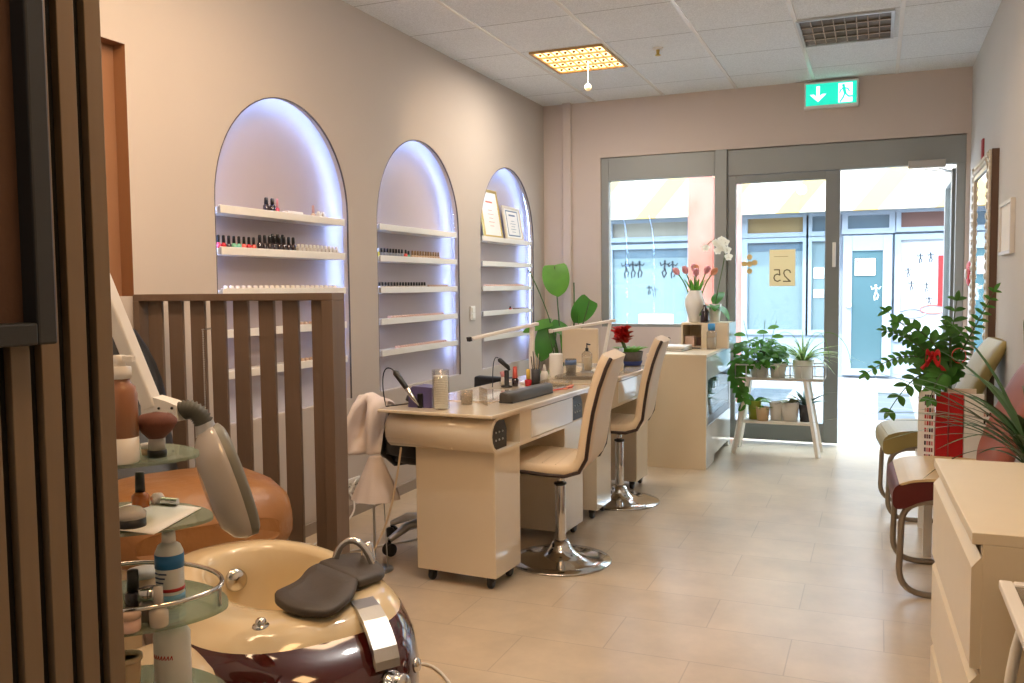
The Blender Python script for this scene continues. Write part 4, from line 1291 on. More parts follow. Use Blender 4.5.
# ------------------------------------------------------------------ manicure desks
DZ = 0.737
def stad(y0, y1, z0, z1, r, n=8):
    P = []
    for i in range(n + 1):
        a = pi / 2 + pi * i / n
        P.append((y0 + r + r * cos(a), (z0 + z1) / 2 + (z1 - z0) / 2 * sin(a)))
    for i in range(n + 1):
        a = -pi / 2 + pi * i / n
        P.append((y1 - r + r * cos(a), (z0 + z1) / 2 + (z1 - z0) / 2 * sin(a)))
    return P
DL = 1.12
def make_desk(label, loc, rz):
    t = T('manicure_desk', label, 'desk', loc, rz, group=None)
    obj('tabletop', G().box(-0.53, 0.012, -0.01, DL + 0.01, DZ - 0.014, DZ), M_CREAM, t, 0.004)
    O = stad(0.0, DL, 0.572, DZ - 0.0145, 0.07)
    I = stad(0.013, DL - 0.013, 0.585, DZ - 0.0275, 0.06)
    g = G()
    n = len(O)
    xa, xb = 0.0, -0.50
    vs = [(xa, *p) for p in O] + [(xb, *p) for p in O] + [(xa, *p) for p in I] + [(xb, *p) for p in I]
    fs = []
    for i in range(n):
        j = (i + 1) % n
        fs += [(i, j, n + j, n + i), (2 * n + i, 3 * n + i, 3 * n + j, 2 * n + j), (i, 2 * n + i, 2 * n + j, j), (n + i, n + j, 3 * n + j, 3 * n + i)]
    g.add(vs, fs, 0, False)
    for f in range(len(g.f)):
        g.sm[f] = (f % 4 in (0, 1))
    g.box(-0.20, -0.19, 0.02, DL - 0.02, 0.585, DZ - 0.028)
    g.box(-0.19, -0.001, 0.272, 0.285, 0.585, DZ - 0.028)
    g.box(-0.012, -0.001, 0.285, 0.385, 0.585, DZ - 0.028)
    g.box(-0.19, -0.001, DL - 0.262, DL - 0.25, 0.585, DZ - 0.028)
    obj('curved_body', g, M_CREAM, t)
    dw = obj('drawer', G().box(-0.17, 0.001, 0.39, DL - 0.264, 0.588, DZ - 0.031), M_CREAMW, t, 0.002)
    for k, ys in enumerate((0.022, DL - 0.24)):
        g = G()
        g.prism([(0.02, 0.588), (0.15, 0.588), (0.152, 0.66), (0.13, 0.70), (0.03, 0.70), (0.0, 0.672), (0.0, 0.61)], lambda u, v: (-0.17, ys + u * 0.95, v), lambda u, v: (-0.012, ys + u * 0.95, v))
        so = obj('socket_unit', g, M_BLACK, t, 0.004)
        q = G()
        for a in range(2):
            for bq in range(3):
                q.ball((-0.0115, ys + 0.045 + 0.03 * bq, 0.625 + 0.032 * a), 0.0045, 8, 6)
        obj('socket_hole', q, M_STEEL, so)
    for k, ys in enumerate((0.07, DL - 0.31)):
        g = G().box(-0.395, -0.02, ys, ys + 0.24, 0.052, 0.574)
        c = obj('cabinet', g, M_CREAM, t, 0.004)
        for cx in (-0.34, -0.06):
            for cy in (ys + 0.035, ys + 0.205):
                q = G().lathe([(0, -0.011), (0.02, -0.011), (0.024, -0.006), (0.024, 0.006), (0.02, 0.011), (0, 0.011)], n=16, M=Matrix.Rotation(pi / 2, 4, 'Y'), c=(cx, cy, 0.024))
                q.box(cx - 0.016, cx + 0.016, cy - 0.01, cy + 0.012, 0.03, 0.052)
                obj('caster', q, M_BLACK, c, 0.001)
    return t
make_desk('nearer cream manicure desk with curved end and cabinets on black casters', (-1.403, 3.15, 0), -radians(3.3))
d2 = dup(bpy.data.objects['manicure_desk'], (-1.338, 4.345, 0), -radians(1.9), 'farther cream manicure desk standing behind the first by the window')

# ------------------------------------------------------------------ stools
def make_stool(label, loc, rz):
    t = T('stool', label, 'stool', loc, rz)
    prof = [(-0.215, 0.446, 0.19), (-0.205, 0.460, 0.20), (-0.10, 0.460, 0.21), (0.0, 0.452, 0.21), (0.07, 0.450, 0.21), (0.125, 0.466, 0.208), (0.150, 0.514, 0.205),
            (0.162, 0.614, 0.20), (0.178, 0.714, 0.193), (0.202, 0.814, 0.184), (0.230, 0.899, 0.172), (0.244, 0.932, 0.164), (0.249, 0.943, 0.156)]
    def path(off):
        out = []
        for i, (x, z, w) in enumerate(prof):
            a = prof[max(i - 1, 0)]
            b = prof[min(i + 1, len(prof) - 1)]
            d = Vector((b[0] - a[0], b[1] - a[1])).normalized()
            out.append((x + d.y * off, z - d.x * off, w))
        return out
    up_, lo_ = path(-0.03), path(0.03)
    ul, ll = path(-0.026), path(0.026)
    g = G()
    rings = []
    for u, l, ui, li in zip(up_, lo_, ul, ll):
        w = u[2]
        rings.append([(u[0], -w + 0.014, u[1]), (u[0], w - 0.014, u[1]), (ui[0], w, ui[1]), (li[0], w, li[1]), (l[0], w - 0.012, l[1]), (l[0], -w + 0.012, l[1]), (li[0], -w, li[1]), (ui[0], -w, ui[1])])
    g.loft(rings)
    obj('seat', g, M_LEATHER, t, 0, 1)
    for sy in (-1, 1):
        pts = [(p[0], sy * (p[2] - 0.001), p[1]) for p in path(0.017)]
        obj('piping', G().tube(pts, 0.0085, 8), M_PIPING, t)
    g = G()
    for k in range(5):
        x = -0.15 + 0.06 * k
        g.tube([(x, -0.19, 0.488 - 0.004 * max(0, k - 1)), (x, 0.19, 0.488 - 0.004 * max(0, k - 1))], 0.0022, 6)
    obj('seam', g, M_CREAMD, t)
    g = G().lathe([(0, 0.035), (0.018, 0.035), (0.024, 0.09), (0.024, 0.345), (0.022, 0.35), (0, 0.35)], n=24)
    obj('lower_column', g, M_CHROME, t)
    obj('column', G().lathe([(0, 0.34), (0.0145, 0.34), (0.0145, 0.41), (0, 0.41)], n=18), M_CHROME, t)
    obj('collar', G().lathe([(0, 0.352), (0.029, 0.352), (0.029, 0.360), (0, 0.360)], n=20).lathe([(0, 0.398), (0.03, 0.398), (0.034, 0.422), (0, 0.422)], n=20), M_BLACK, t)
    obj('base', G().lathe([(0, 0), (0.226, 0), (0.231, 0.004), (0.226, 0.009), (0.17, 0.017), (0.11, 0.026), (0.07, 0.042), (0.048, 0.068), (0.040, 0.092), (0, 0.092)], n=48), M_CHROME, t)
    return t
s1 = make_stool('nearer cream leather stool with brown piping at the first desk', (-1.312, 3.71, 0.0), radians(5))
dup(s1, (-1.36, 4.87, 0), radians(5), 'farther cream leather stool with brown piping at the second desk')

# ------------------------------------------------------------------ office chairs on the staff side
def make_office(label, loc, rz):
    t = T('office_chair', label, 'office chair', loc, rz)
    g = G()
    rings = []
    for s_, z in ((0.8, 0.43), (0.97, 0.44), (1.0, 0.465), (0.96, 0.49), (0.8, 0.5)):
        rings.append(sup(0.22 * s_, 0.22 * s_, z, e=3.5, n=40))
    obj('seat', g.loft(rings), M_BLACKL, t)
    g = G()
    def bk(u, v):
        w = 0.2 * (1 - 0.15 * v)
        y = (u - 0.5) * 2 * w
        return (-0.235 - 0.03 * v + 0.05 * (abs(y) / 0.2) ** 2, y, 0.48 + 0.21 * v)
    g.sheet(bk, 14, 10)
    obj('backrest', g, M_BLACKL, t, 0.01, 0, solid=0.05)
    obj('back_bracket', G().tube([(-0.05, 0, 0.43), (-0.2, 0, 0.43), (-0.275, 0, 0.5), (-0.29, 0, 0.62)], 0.018, 8), M_BLACK, t)
    obj('column', G().lathe([(0, 0.1), (0.03, 0.1), (0.03, 0.28), (0.016, 0.285), (0.016, 0.44), (0, 0.44)], n=16), M_CHROME, t)
    for k in range(5):
        a = 2 * pi * k / 5 + 0.698
        c, s = cos(a), sin(a)
        sp = obj('spoke', G().tube([(0.02 * c, 0.02 * s, 0.13), (0.15 * c, 0.15 * s, 0.12), (0.25 * c, 0.25 * s, 0.075)], [0.026, 0.022, 0.014], 10), M_STEEL, t)
        M = Matrix.Rotation(a, 4, 'Z') @ Matrix.Rotation(pi / 2, 4, 'X')
        q = G()
        for o_ in (-0.014, 0.014):
            off = Matrix.Rotation(a, 4, 'Z') @ Vector((0, o_, 0))
            q.lathe([(0, -0.009), (0.024, -0.009), (0.03, -0.004), (0.03, 0.004), (0.024, 0.009), (0, 0.009)], n=16, M=M, c=(0.25 * c + off.x, 0.25 * s + off.y, 0.03))
        q.tube([(0.25 * c, 0.25 * s, 0.03), (0.25 * c, 0.25 * s, 0.075)], 0.008, 8)
        obj('caster', q, M_BLACK, sp)
    return t
oc = make_office('black office chair behind the nearer desk with a pale towel over it', (-1.968, 3.718, 0), radians(60))
dup(oc, (-2.13, 5.20, 0), radians(88), 'black office chair on the staff side behind the farther desk')

# towel over the chair back and the cone-shaped cloth hanging under it
g = G()
def tw(u, v):
    a = (u - 0.5) * 2
    x = -2.085 + 0.085 * a * (1 - 0.2 * v) + 0.016 * sin(9 * u + 3 * v)
    if v < 0.3:
        q = v / 0.3
        y, z = 3.42 - 0.06 * q, 0.745 + 0.02 * sin(pi * q) - 0.03 * abs(a) * (1 - q) - 0.02 * max(a, 0)
    else:
        q = (v - 0.3) / 0.7
        y, z = 3.35 - 0.05 * sin(11 * u) * sin(2.4 * q + 0.5) - 0.02 * q, 0.74 - (0.23 - 0.03 * a) * q - 0.03 * max(a, 0)
        x += -0.035 * q * (1 - a)
    return (x, y + 0.012 * sin(14 * u + 5 * v), z)
g.sheet(tw, 28, 24)
single('towel', g, M_TOWEL, 'pale pinkish towel draped over the black office chair back', 'towel', solid=0.022)
t = T('cone_cloth', 'taupe cone-shaped cloth shade hanging below the pale towel on thin rods', 'shade', (-2.025, 3.30, 0.0))
g = G()
rings = []
for k in range(7):
    q = k / 6
    r = 0.028 + 0.078 * q
    rings.append([(r * (1 + 0.05 * sin(9 * 2 * pi * i / 48) * q) * cos(2 * pi * i / 48), r * (1 + 0.05 * sin(9 * 2 * pi * i / 48) * q) * sin(2 * pi * i / 48), 0.505 - 0.185 * q) for i in range(48)])
g.loft(rings, cap0=True, cap1=False)
obj('shade', g, M_TAUPE, t)
obj('rod', G().tube([(-0.012, 0, 0.49), (-0.014, 0.0, 0.0)], 0.006, 8), M_STEEL, t)
obj('rod', G().tube([(0.035, 0.0, 0.40), (0.04, 0.02, 0.0)], 0.003, 6), M_STEEL, t)
obj('base', G().lathe([(0, 0), (0.07, 0), (0.07, 0.006), (0.02, 0.012), (0, 0.012)], n=24), M_STEEL, t)
# cables
single('desk_cable', G().tube(bez3((-1.85, 3.22, 0.57), (-1.90, 3.22, 0.25), (-1.97, 3.25, 0.12), (-2.02, 3.02, 0.006), 20), 0.005, 6), M_CORD, 'pale cable hanging from the nearer desk down to the floor', 'cable')
single('socket_cable', G().tube(bez3((XL + 0.02, 4.0, 0.14), (XL + 0.12, 4.02, -0.02), (XL + 0.05, 3.7, 0.015), (-2.45, 3.35, 0.006), 20) + bez3((-2.45, 3.35, 0.006), (-2.3, 3.3, 0.006), (-2.1, 3.9, 0.006), (-1.75, 4.05, 0.006), 16)[1:], 0.005, 6), M_WHITEP, 'white cable running from the wall socket across the floor', 'cable')
single('tub_cable', G().tube(bez3((-1.27, 2.09, 0.006), (-1.46, 2.45, 0.006), (-1.42, 2.62, 0.006), (-1.22, 2.40, 0.006), 18) + bez3((-1.22, 2.40, 0.006), (-1.10, 2.26, 0.006), (-0.95, 2.2, 0.006), (-0.8, 1.9, 0.006), 12)[1:], 0.005, 6), M_WHITEP, 'pale cable curling over the floor from under the burgundy tub', 'cable')

# ------------------------------------------------------------------ things on the nearer desk
t = T('nail_drill', 'lilac nail drill box with black handpiece on the near desk corner', 'nail drill', (-1.785, 3.31, DZ))
g = G(); g.prism([(-0.052, 0), (0.060, 0), (0.062, 0.086), (-0.030, 0.09), (-0.048, 0.07)], lambda u, v: (u, -0.045, v), lambda u, v: (u, 0.05, v))
obj('box', g, M_LILAC, t, 0.006)
obj('handpiece_holder', G().box(0.0, 0.022, -0.062, -0.045, 0.0, 0.062), M_BLACK, t, 0.004)
a, b = Vector((-0.105, -0.065, 0.155)), Vector((0.012, -0.068, 0.012))
g = G()
P = [a + (b - a) * q for q in (0, 0.06, 0.45, 0.5, 0.52)]
g.tube(P, [0.006, 0.0135, 0.0115, 0.010, 0.006], 12)
obj('handpiece_grip', g, M_BLACK, t)
g = G()
P = [a + (b - a) * q for q in (0.5, 0.52, 0.78, 0.9, 1.0)]
g.tube(P, [0.006, 0.0105, 0.010, 0.006, 0.002], 12)
obj('handpiece_tip', g, M_CHROME, t)
g = G().tube(bez3(a, a + Vector((-0.05, 0, 0.04)), a + Vector((-0.075, 0, -0.02)), a + Vector((-0.05, 0.01, -0.155)), 14) + [Vector((-0.06, 0.03, 0.008)), Vector((-0.03, 0.052, 0.02))], 0.0028, 6)
obj('drill_lead', g, M_BLACK, t)
single('black_pouch', (lambda q: q.loft([[(r * cos(2 * pi * i / 20) * 1.3, r * sin(2 * pi * i / 20), z) for i in range(20)] for r, z in ((0.04, 0), (0.055, 0.01), (0.05, 0.03), (0.03, 0.045), (0.01, 0.05))]))(G()),
       M_BLACKL, 'small black pouch on the desk edge behind the lilac drill box', 'pouch', loc=(-1.86, 3.42, DZ))
t = T('cotton_pad_jar', 'tall clear jar filled with cotton pads on the near desk', 'jar', (-1.675, 3.255, DZ))
obj('glass', G().lathe([(0.034, 0.0), (0.036, 0.0), (0.036, 0.165), (0.034, 0.165), (0.034, 0.004)], n=28, cap=False), M_GLASS, t)
g = G()
for k in range(19):
    z = 0.004 + 0.0072 * k
    g.lathe([(0, z), (0.03, z), (0.0315, z + 0.003), (0.03, z + 0.0066), (0, z + 0.0066)], n=24)
obj('cotton_pads', g, M_PAPER, t)
t = T('small_glass', 'small clear tumbler beside the cotton pad jar on the desk', 'glass', (-1.635, 3.42, DZ))
obj('glass', G().lathe([(0, 0), (0.024, 0), (0.027, 0.062), (0.025, 0.062), (0.022, 0.006), (0, 0.006)], n=24), M_CLEARP, t)
obj('cotton', G().lathe([(0, 0.006), (0.021, 0.006), (0.023, 0.045), (0, 0.05)], n=20), M_TOWEL, t)
single('clear_divider', G().box(-0.002, 0.002, -0.06, 0.06, 0, 0.07), M_CLEARP, 'upright clear acrylic sheet standing on the nearer desk', 'divider', loc=(-1.57, 3.45, DZ), rotz=radians(40))
single('glass_mat', G().box(-0.16, 0.16, -0.22, 0.22, 0, 0.004), mat('glossy_mat', (222, 204, 182), 0.05, coat=0.6), 'glossy pale mat lying on the middle of the nearer desk', 'mat', loc=(-1.70, 3.72, DZ), rotz=-radians(3.3))
t = T('hand_rest', 'long dark padded hand rest lying on the front edge of the nearer desk', 'hand rest', (-1.47, 3.715, DZ), -radians(5))
g = G()
rings = []
for s_, z in ((0.94, 0.006), (1.0, 0.012), (1.0, 0.032), (0.9, 0.043), (0.5, 0.046)):
    rings.append(sup(0.04 * s_, 0.225 * (0.98 + 0.02 * s_), z, e=5, n=48))
obj('pad', g.loft(rings), mat('dark_grey_leather', (62, 58, 52), 0.45, var=0.08), t)
obj('base', G().box(-0.034, 0.034, -0.21, 0.21, 0, 0.008), M_BLACK, t, 0.002)

def desk_lamp(label, foot, top, tip, foot_w):
    t = T('desk_lamp', label, 'desk lamp', (foot[0], foot[1], DZ))
    f = Vector(foot + (DZ,)) if len(foot) == 2 else Vector(foot)
    tp, ti = Vector(top), Vector(tip)
    obj('foot', G().lathe([(0, 0), (0.06, 0), (0.06, 0.008), (0.05, 0.014), (0, 0.014)], n=28), M_WHITEP, t)
    obj('post', G().bar(f + Vector((0, 0, 0.01)), tp - Vector((0, 0, 0.01)), foot_w, 0.018, up=(0, 1, 0)), M_WHITEP, t, 0.003, world=True)
    d = (ti - tp).normalized()
    obj('light_bar', G().bar(tp - d * 0.03, ti, 0.042, 0.016), M_WHITEP, t, 0.004, world=True)
    obj('end_cap', G().bar(ti - d * 0.0, ti + d * 0.018, 0.03, 0.022), M_BLACK if foot_w > 0.02 else M_WHITEP, t, 0.003, world=True)
    return t
desk_lamp('white bar desk lamp on the nearer desk in front of the farthest arch', (-1.662, 4.262), (-1.652, 4.255, 1.045), (-1.875, 3.98, 0.985), 0.026)
desk_lamp('white bar desk lamp on the farther desk in front of the window corner', (-1.50, 4.98), (-1.45, 5.0, 1.035), (-1.74, 4.80, 0.985), 0.019)
# standing bottles and pens at the far end of the nearer desk
def small(name, label, cat, loc, parts, n=16):
    t = T(name, label, cat, loc)
    for (nm, prof, m) in parts:
        obj(nm, G().lathe(prof, n=n), m, t)
    return t
small('polish_bottle', 'red polish bottle with yellow cap beside the first desk lamp', 'bottle', (-1.64, 4.16, DZ), [('glass_body', [(0, 0), (0.017, 0), (0.018, 0.03), (0.008, 0.036), (0, 0.036)], B_RED), ('cap', [(0, 0.036), (0.011, 0.036), (0.010, 0.085), (0, 0.086)], mat('yellow_cap', (206, 170, 70), 0.4))])
small('polish_bottle', 'dark bottle with coral cap beside the first desk lamp', 'bottle', (-1.70, 4.13, DZ), [('glass_body', [(0, 0), (0.017, 0), (0.018, 0.036), (0.009, 0.042), (0, 0.042)], B_DARK), ('cap', [(0, 0.042), (0.014, 0.042), (0.010, 0.10), (0, 0.101)], mat('coral_cap', (206, 92, 80), 0.4))])
small('white_dropper', 'white cone-tipped squeeze bottle on the far end of the nearer desk', 'bottle', (-1.58, 4.235, DZ), [('bottle', [(0, 0), (0.021, 0), (0.022, 0.05), (0.014, 0.07), (0, 0.07)], M_WHITEP), ('tip', [(0, 0.07), (0.012, 0.07), (0.005, 0.105), (0, 0.106)], M_WHITEP)])
t = T('pen_cup', 'dark pen cup of nail brushes on the nearer desk', 'pen cup', (-1.61, 4.19, DZ))
obj('cup', G().lathe([(0, 0), (0.022, 0), (0.024, 0.085), (0.021, 0.085), (0.02, 0.005), (0, 0.005)], n=20), M_POTD, t)
for k in range(5):
    a = 2 * pi * k / 5
    obj('brush', G().tube([(0.008 * cos(a), 0.008 * sin(a), 0.008), (0.024 * cos(a), 0.024 * sin(a), 0.15 + 0.012 * (k % 3))], [0.003, 0.0022], 6), (M_INK, M_CORD, M_PIPING)[k % 3], t)
t = T('drill_stand', 'black stand with an angled black drill pen on the nearer desk', 'drill stand', (-1.725, 4.08, DZ))
obj('stand', G().lathe([(0, 0), (0.03, 0), (0.03, 0.006), (0.012, 0.01), (0.012, 0.085), (0, 0.086)], n=18), M_BLACK, t)
g = G().tube([(-0.035, -0.02, 0.145), (-0.03, -0.018, 0.138), (0.008, 0.0, 0.10), (0.014, 0.004, 0.085)], [0.006, 0.012, 0.011, 0.005], 10)
obj('drill_pen', g, M_BLACK, t)
obj('drill_lead', G().tube(bez3((-0.036, -0.02, 0.148), (-0.055, -0.03, 0.165), (-0.065, -0.03, 0.13), (-0.065, -0.03, 0.0), 12), 0.0022, 6), M_INK, t)
small('dust_brush', 'pink and white dust brush beside the black drill stand', 'brush', (-1.79, 4.18, DZ), [('handle', [(0, 0), (0.012, 0), (0.008, 0.04), (0, 0.04)], M_WHITEP), ('bristles', [(0, 0.04), (0.008, 0.04), (0.016, 0.065), (0, 0.07)], M_PINK)])
g = G().box(-0.07, 0.07, -0.05, 0.05, 0, 0.03)
single('clear_box', g, M_CLEARP, 'clear plastic box of files near the far end of the nearer desk', 'box', loc=(-1.50, 4.19, DZ), rotz=radians(-5), bevel=0.003)
for k, (x, y, a, mm_, lb) in enumerate(((-1.43, 4.06, 70, B_CORAL, 'coral nail file lying at the front of the nearer desk'), (-1.42, 4.15, 96, mat('file_orange', (222, 130, 96), 0.6), 'orange nail file lying at the front of the nearer desk'), (-1.455, 4.08, 82, B_GREY, 'grey nail file lying beside the coral one on the desk'))):
    single('nail_file', G().box(-0.085, 0.085, -0.010, 0.010, 0, 0.005), mm_, lb, 'nail file', loc=(x, y, DZ + 0.001), rotz=radians(a), bevel=0.002)
# farther desk
small('tissue_roll', 'white paper towel roll standing on the farther desk', 'paper roll', (-1.645, 4.60, DZ), [('roll', [(0.010, 0), (0.036, 0), (0.038, 0.004), (0.038, 0.128), (0.036, 0.132), (0.010, 0.132)], M_PAPER)], n=24)
t = T('blue_tumbler', 'clear tumbler with blue band on the farther desk', 'glass', (-1.60, 4.72, DZ))
obj('glass', G().lathe([(0, 0), (0.029, 0), (0.031, 0.095), (0.029, 0.095), (0.027, 0.006), (0, 0.006)], n=24), M_CLEARP, t)
obj('blue_band', G().lathe([(0.0312, 0.062), (0.032, 0.062), (0.0324, 0.088), (0.0316, 0.088)], n=24, cap=False), mat('slate_blue_band', (96, 120, 160), 0.4), t)
obj('grey_fill', G().lathe([(0, 0.008), (0.025, 0.008), (0.027, 0.06), (0, 0.06)], n=20), mat('fill_grey', (150, 152, 154), 0.6), t)
t = T('white_screen', 'white upright screen standing at the back of the farther desk', 'screen', (-1.76, 5.38, DZ), -radians(4))
obj('screen_panel', G().box(-0.125, 0.125, -0.008, 0.008, 0.012, 0.235), M_IVORY, t, 0.006)
obj('stand', G().box(-0.07, 0.07, -0.06, 0.06, 0, 0.012), M_WHITEP, t, 0.003)
t = small('pump_bottle', 'clear pump bottle with black spout on the farther desk', 'bottle', (-1.60, 5.02, DZ), [('bottle', [(0, 0), (0.03, 0), (0.032, 0.10), (0.014, 0.118), (0, 0.118)], M_CLEARP), ('lotion', [(0, 0.004), (0.028, 0.004), (0.029, 0.08), (0, 0.08)], mat('pale_lotion', (226, 212, 186), 0.4))])
obj('pump_head', G().lathe([(0, 0.116), (0.010, 0.116), (0.010, 0.135), (0.004, 0.137), (0.004, 0.165), (0, 0.165)], n=12).bar((0.0, 0.0, 0.16), (0.022, -0.005, 0.156), 0.008, 0.007), M_BLACK, t)
single('flat_glass_tray', G().box(-0.12, 0.12, -0.1, 0.1, 0, 0.02), M_CLEARP, 'low clear tray of tools at the near end of the farther desk', 'tray', loc=(-1.50, 4.60, DZ), bevel=0.003)
g = G()
g.box(-0.035, 0.035, -0.02, 0.02, 0, 0.008).bar((-0.02, 0, 0.008), (-0.025, 0, 0.05), 0.01, 0.01)
single('tape_stand', g, M_STEEL, 'small metal holder in front of the pump bottle on the farther desk', 'holder', loc=(-1.57, 4.92, DZ))
single('round_ball_lamp', G().lathe([(0, 0), (0.035, 0.0), (0.058, 0.02), (0.064, 0.05), (0.052, 0.085), (0.025, 0.105), (0, 0.11)], n=28), M_IVORY, 'round ivory nail lamp beside the first stool back on the farther desk', 'nail lamp', loc=(-1.41, 4.92, DZ))
t = T('flower_basket', 'dark basket with red silk flowers on the far end of the farther desk', 'basket', (-1.44, 5.42, DZ))
obj('basket', G().lathe([(0, 0), (0.065, 0), (0.082, 0.09), (0.076, 0.09), (0.06, 0.006), (0, 0.006)], n=28, wob=lambda a, k, z: 1 + 0.02 * sin(14 * a)), mat('wicker_dark', (92, 84, 76), 0.8, var=0.3, scale=60), t)
obj('blue_cloth', G().lathe([(0.066, 0.004), (0.0775, 0.03), (0.0765, 0.031), (0.064, 0.004)], n=28, cap=False), mat('navy_band', (44, 60, 120), 0.7), t)
g = G()
random.seed(3)
for k in range(26):
    a = random.uniform(0, 2 * pi)
    r = random.uniform(0, 0.042)
    c = Vector((r * cos(a) - 0.055, r * sin(a), 0.165 + random.uniform(-0.025, 0.06)))
    for m_ in range(3):
        aa = a + m_ * 2.1
        g.leaf(c, (cos(aa), sin(aa), 0.9), (-sin(aa), 0, 1), 0.052, 0.046, 0.2, 0.5, 4)
obj('flowers', g, M_REDF, t)
g = G()
for k in range(16):
    a = 2 * pi * k / 16
    g.leaf((0.03 * cos(a), 0.03 * sin(a), 0.075), (cos(a), sin(a), 1.1), (0, 0, 1), 0.10, 0.03, 0.4, 0.3, 5)
obj('leaves', g, M_LEAFL, t)
obj('flower_stems', G().tube([(0, 0, 0.02), (-0.03, 0, 0.10), (-0.05, 0, 0.15)], 0.012, 8), M_STEM, t)
small('tool_tube', 'grey upright tool tube beside the dark flower basket', 'tube', (-1.46, 5.28, DZ), [('tube', [(0, 0), (0.014, 0), (0.014, 0.12), (0, 0.121)], M_STEEL)])
# ------------------------------------------------------------------ reception counter by the door
CX0, CX1, CY0, CY1, CZ = -1.446, -1.046, 5.88, 6.93, 0.777
t = T('reception_counter', 'white reception counter with glass-fronted drawer standing beside the door', 'counter', ((CX0 + CX1) / 2, (CY0 + CY1) / 2, 0))
obj('worktop', G().box(CX0 - 0.004, CX1 + 0.004, CY0 - 0.004, CY1, CZ - 0.02, CZ), M_IVORY, t, 0.002, world=True)
g = G()
g.box(CX0, CX1, CY0, CY0 + 0.018, 0.0, CZ - 0.02)
g.box(CX0, CX1 - 0.02, CY1 - 0.02, CY1, 0.0, CZ - 0.02)
g.box(CX0, CX0 + 0.018, CY0 + 0.018, CY1 - 0.02, 0.0, CZ - 0.02)
g.box(CX0 + 0.018, CX1 - 0.02, CY0 + 0.018, CY1 - 0.02, 0.285, 0.30)
g.box(CX0 + 0.018, CX1 - 0.02, CY0 + 0.018, CY1 - 0.02, 0.60, 0.615)
obj('body', g, M_IVORY, t, 0.001, world=True)
obj('drawer', G().box(CX1 - 0.02, CX1 + 0.001, CY0 + 0.02, CY1 - 0.002, 0.604, CZ - 0.022), M_CREAMW, t, 0.002, world=True)
lw = G()
lw.prism([(CY0 + 0.02, 0.003), (CY0 + 0.30, 0.003), (CY0 + 0.33, 0.05), (CY1 - 0.12, 0.05), (CY1 - 0.09, 0.003), (CY1 - 0.002, 0.003), (CY1 - 0.002, 0.29), (CY0 + 0.02, 0.29)],
         lambda u, v: (CX1 - 0.02, u, v), lambda u, v: (CX1 + 0.001, u, v))
obj('lower_door', lw, M_CREAMW, t, 0.002, world=True)
g = G()
g.box(CX1 - 0.02, CX1, CY0 + 0.02, CY0 + 0.075, 0.29, 0.604)
g.box(CX1 - 0.02, CX1, CY1 - 0.03, CY1 - 0.002, 0.29, 0.604)
obj('display_frame', g, M_CREAMW, t, 0.001, world=True)
obj('display_trim', G().box(CX1 - 0.06, CX1 - 0.005, CY0 + 0.075, CY1 - 0.03, 0.29, 0.345).box(CX1 - 0.30, CX1 - 0.29, CY0 + 0.075, CY1 - 0.03, 0.345, 0.60), mat('display_dark', (74, 78, 82), 0.3), t, world=True)
obj('display_glass', G().box(CX1 - 0.008, CX1 - 0.003, CY0 + 0.075, CY1 - 0.03, 0.345, 0.60), glass_mat('display_glass_mat', (236, 242, 244), 0.12), t, world=True)
obj('glass_shelf', G().box(CX1 - 0.28, CX1 - 0.012, CY0 + 0.075, CY1 - 0.03, 0.465, 0.471), mat('white_shelf', (214, 222, 228), 0.2), t, world=True)
for k in range(7):
    y = CY0 + 0.15 + 0.12 * k
    single('display_box', G().box(-0.03, 0.03, -0.038, 0.038, 0, 0.075), (M_WHITE, M_CREAMD, M_WHITE, mat('pale_blue_box', (170, 190, 206), 0.5))[k % 4], 'small carton in the glass display of the reception counter', 'box', 'cartons in the counter display', loc=(CX1 - 0.09, y, 0.471), bevel=0.002)
# open-ended box on the counter
t = T('counter_box', 'ivory box with an open compartment standing on the reception counter', 'box', (-1.15, 6.62, CZ))
bx0, bx1, by0, by1, bz = -1.338, -1.0, 6.49, 6.78, 0.964
g = G()
g.box(bx0, bx1, by0, by1, bz - 0.014, bz)
g.box(bx0, bx0 + 0.012, by0, by1, CZ, bz - 0.014)
g.box(-1.19, -1.178, by0, by1, CZ, bz - 0.014)
g.box(bx0 + 0.012, -1.19, by1 - 0.012, by1, CZ, bz - 0.014)
g.box(bx0 + 0.012, -1.19, by0, by1 - 0.012, CZ, CZ + 0.01)
g.box(-1.178, bx1, by0, by1, CZ, bz - 0.014)
obj('carcass', g, M_IVORY, t, 0.001, world=True)
obj('end_panel', G().box(bx1, bx1 + 0.012, by0 - 0.001, by1, CZ, bz), M_CREAMW, t, 0.001, world=True)
single('card_box', G().box(-0.035, 0.035, -0.03, 0.03, 0, 0.075), mat('card_pink', (206, 176, 160), 0.6), 'small pinkish card box inside the open compartment on the counter', 'box', loc=(-1.285, 6.56, CZ + 0.011), bevel=0.002)
single('dark_carton', G().box(-0.025, 0.025, -0.03, 0.03, 0, 0.06), mat('carton_brown', (110, 84, 76), 0.6), 'dark brown carton deep in the open compartment on the counter', 'box', loc=(-1.225, 6.64, CZ + 0.011), bevel=0.002)
for k, (dx, m_, lb) in enumerate(((0.0, M_WHITEP, 'lower grey book of two lying on the reception counter'), (0.008, mat('book_white', (226, 220, 212), 0.5), 'upper white book of two lying on the reception counter'))):
    t = T('book', lb, 'book', (-1.335 + dx, 6.27, CZ + 0.017 * k), radians(-6 + 5 * k))
    obj('cover', G().box(-0.09, 0.09, -0.12, 0.12, 0, 0.003).box(-0.09, 0.09, -0.12, 0.12, 0.0135, 0.0165).box(-0.09, -0.087, -0.12, 0.12, 0.003, 0.0135), mat('book_grey', (120, 116, 112), 0.5) if k == 0 else m_, t)
    obj('pages', G().box(-0.087, 0.086, -0.117, 0.117, 0.003, 0.0135), M_PAPER, t)
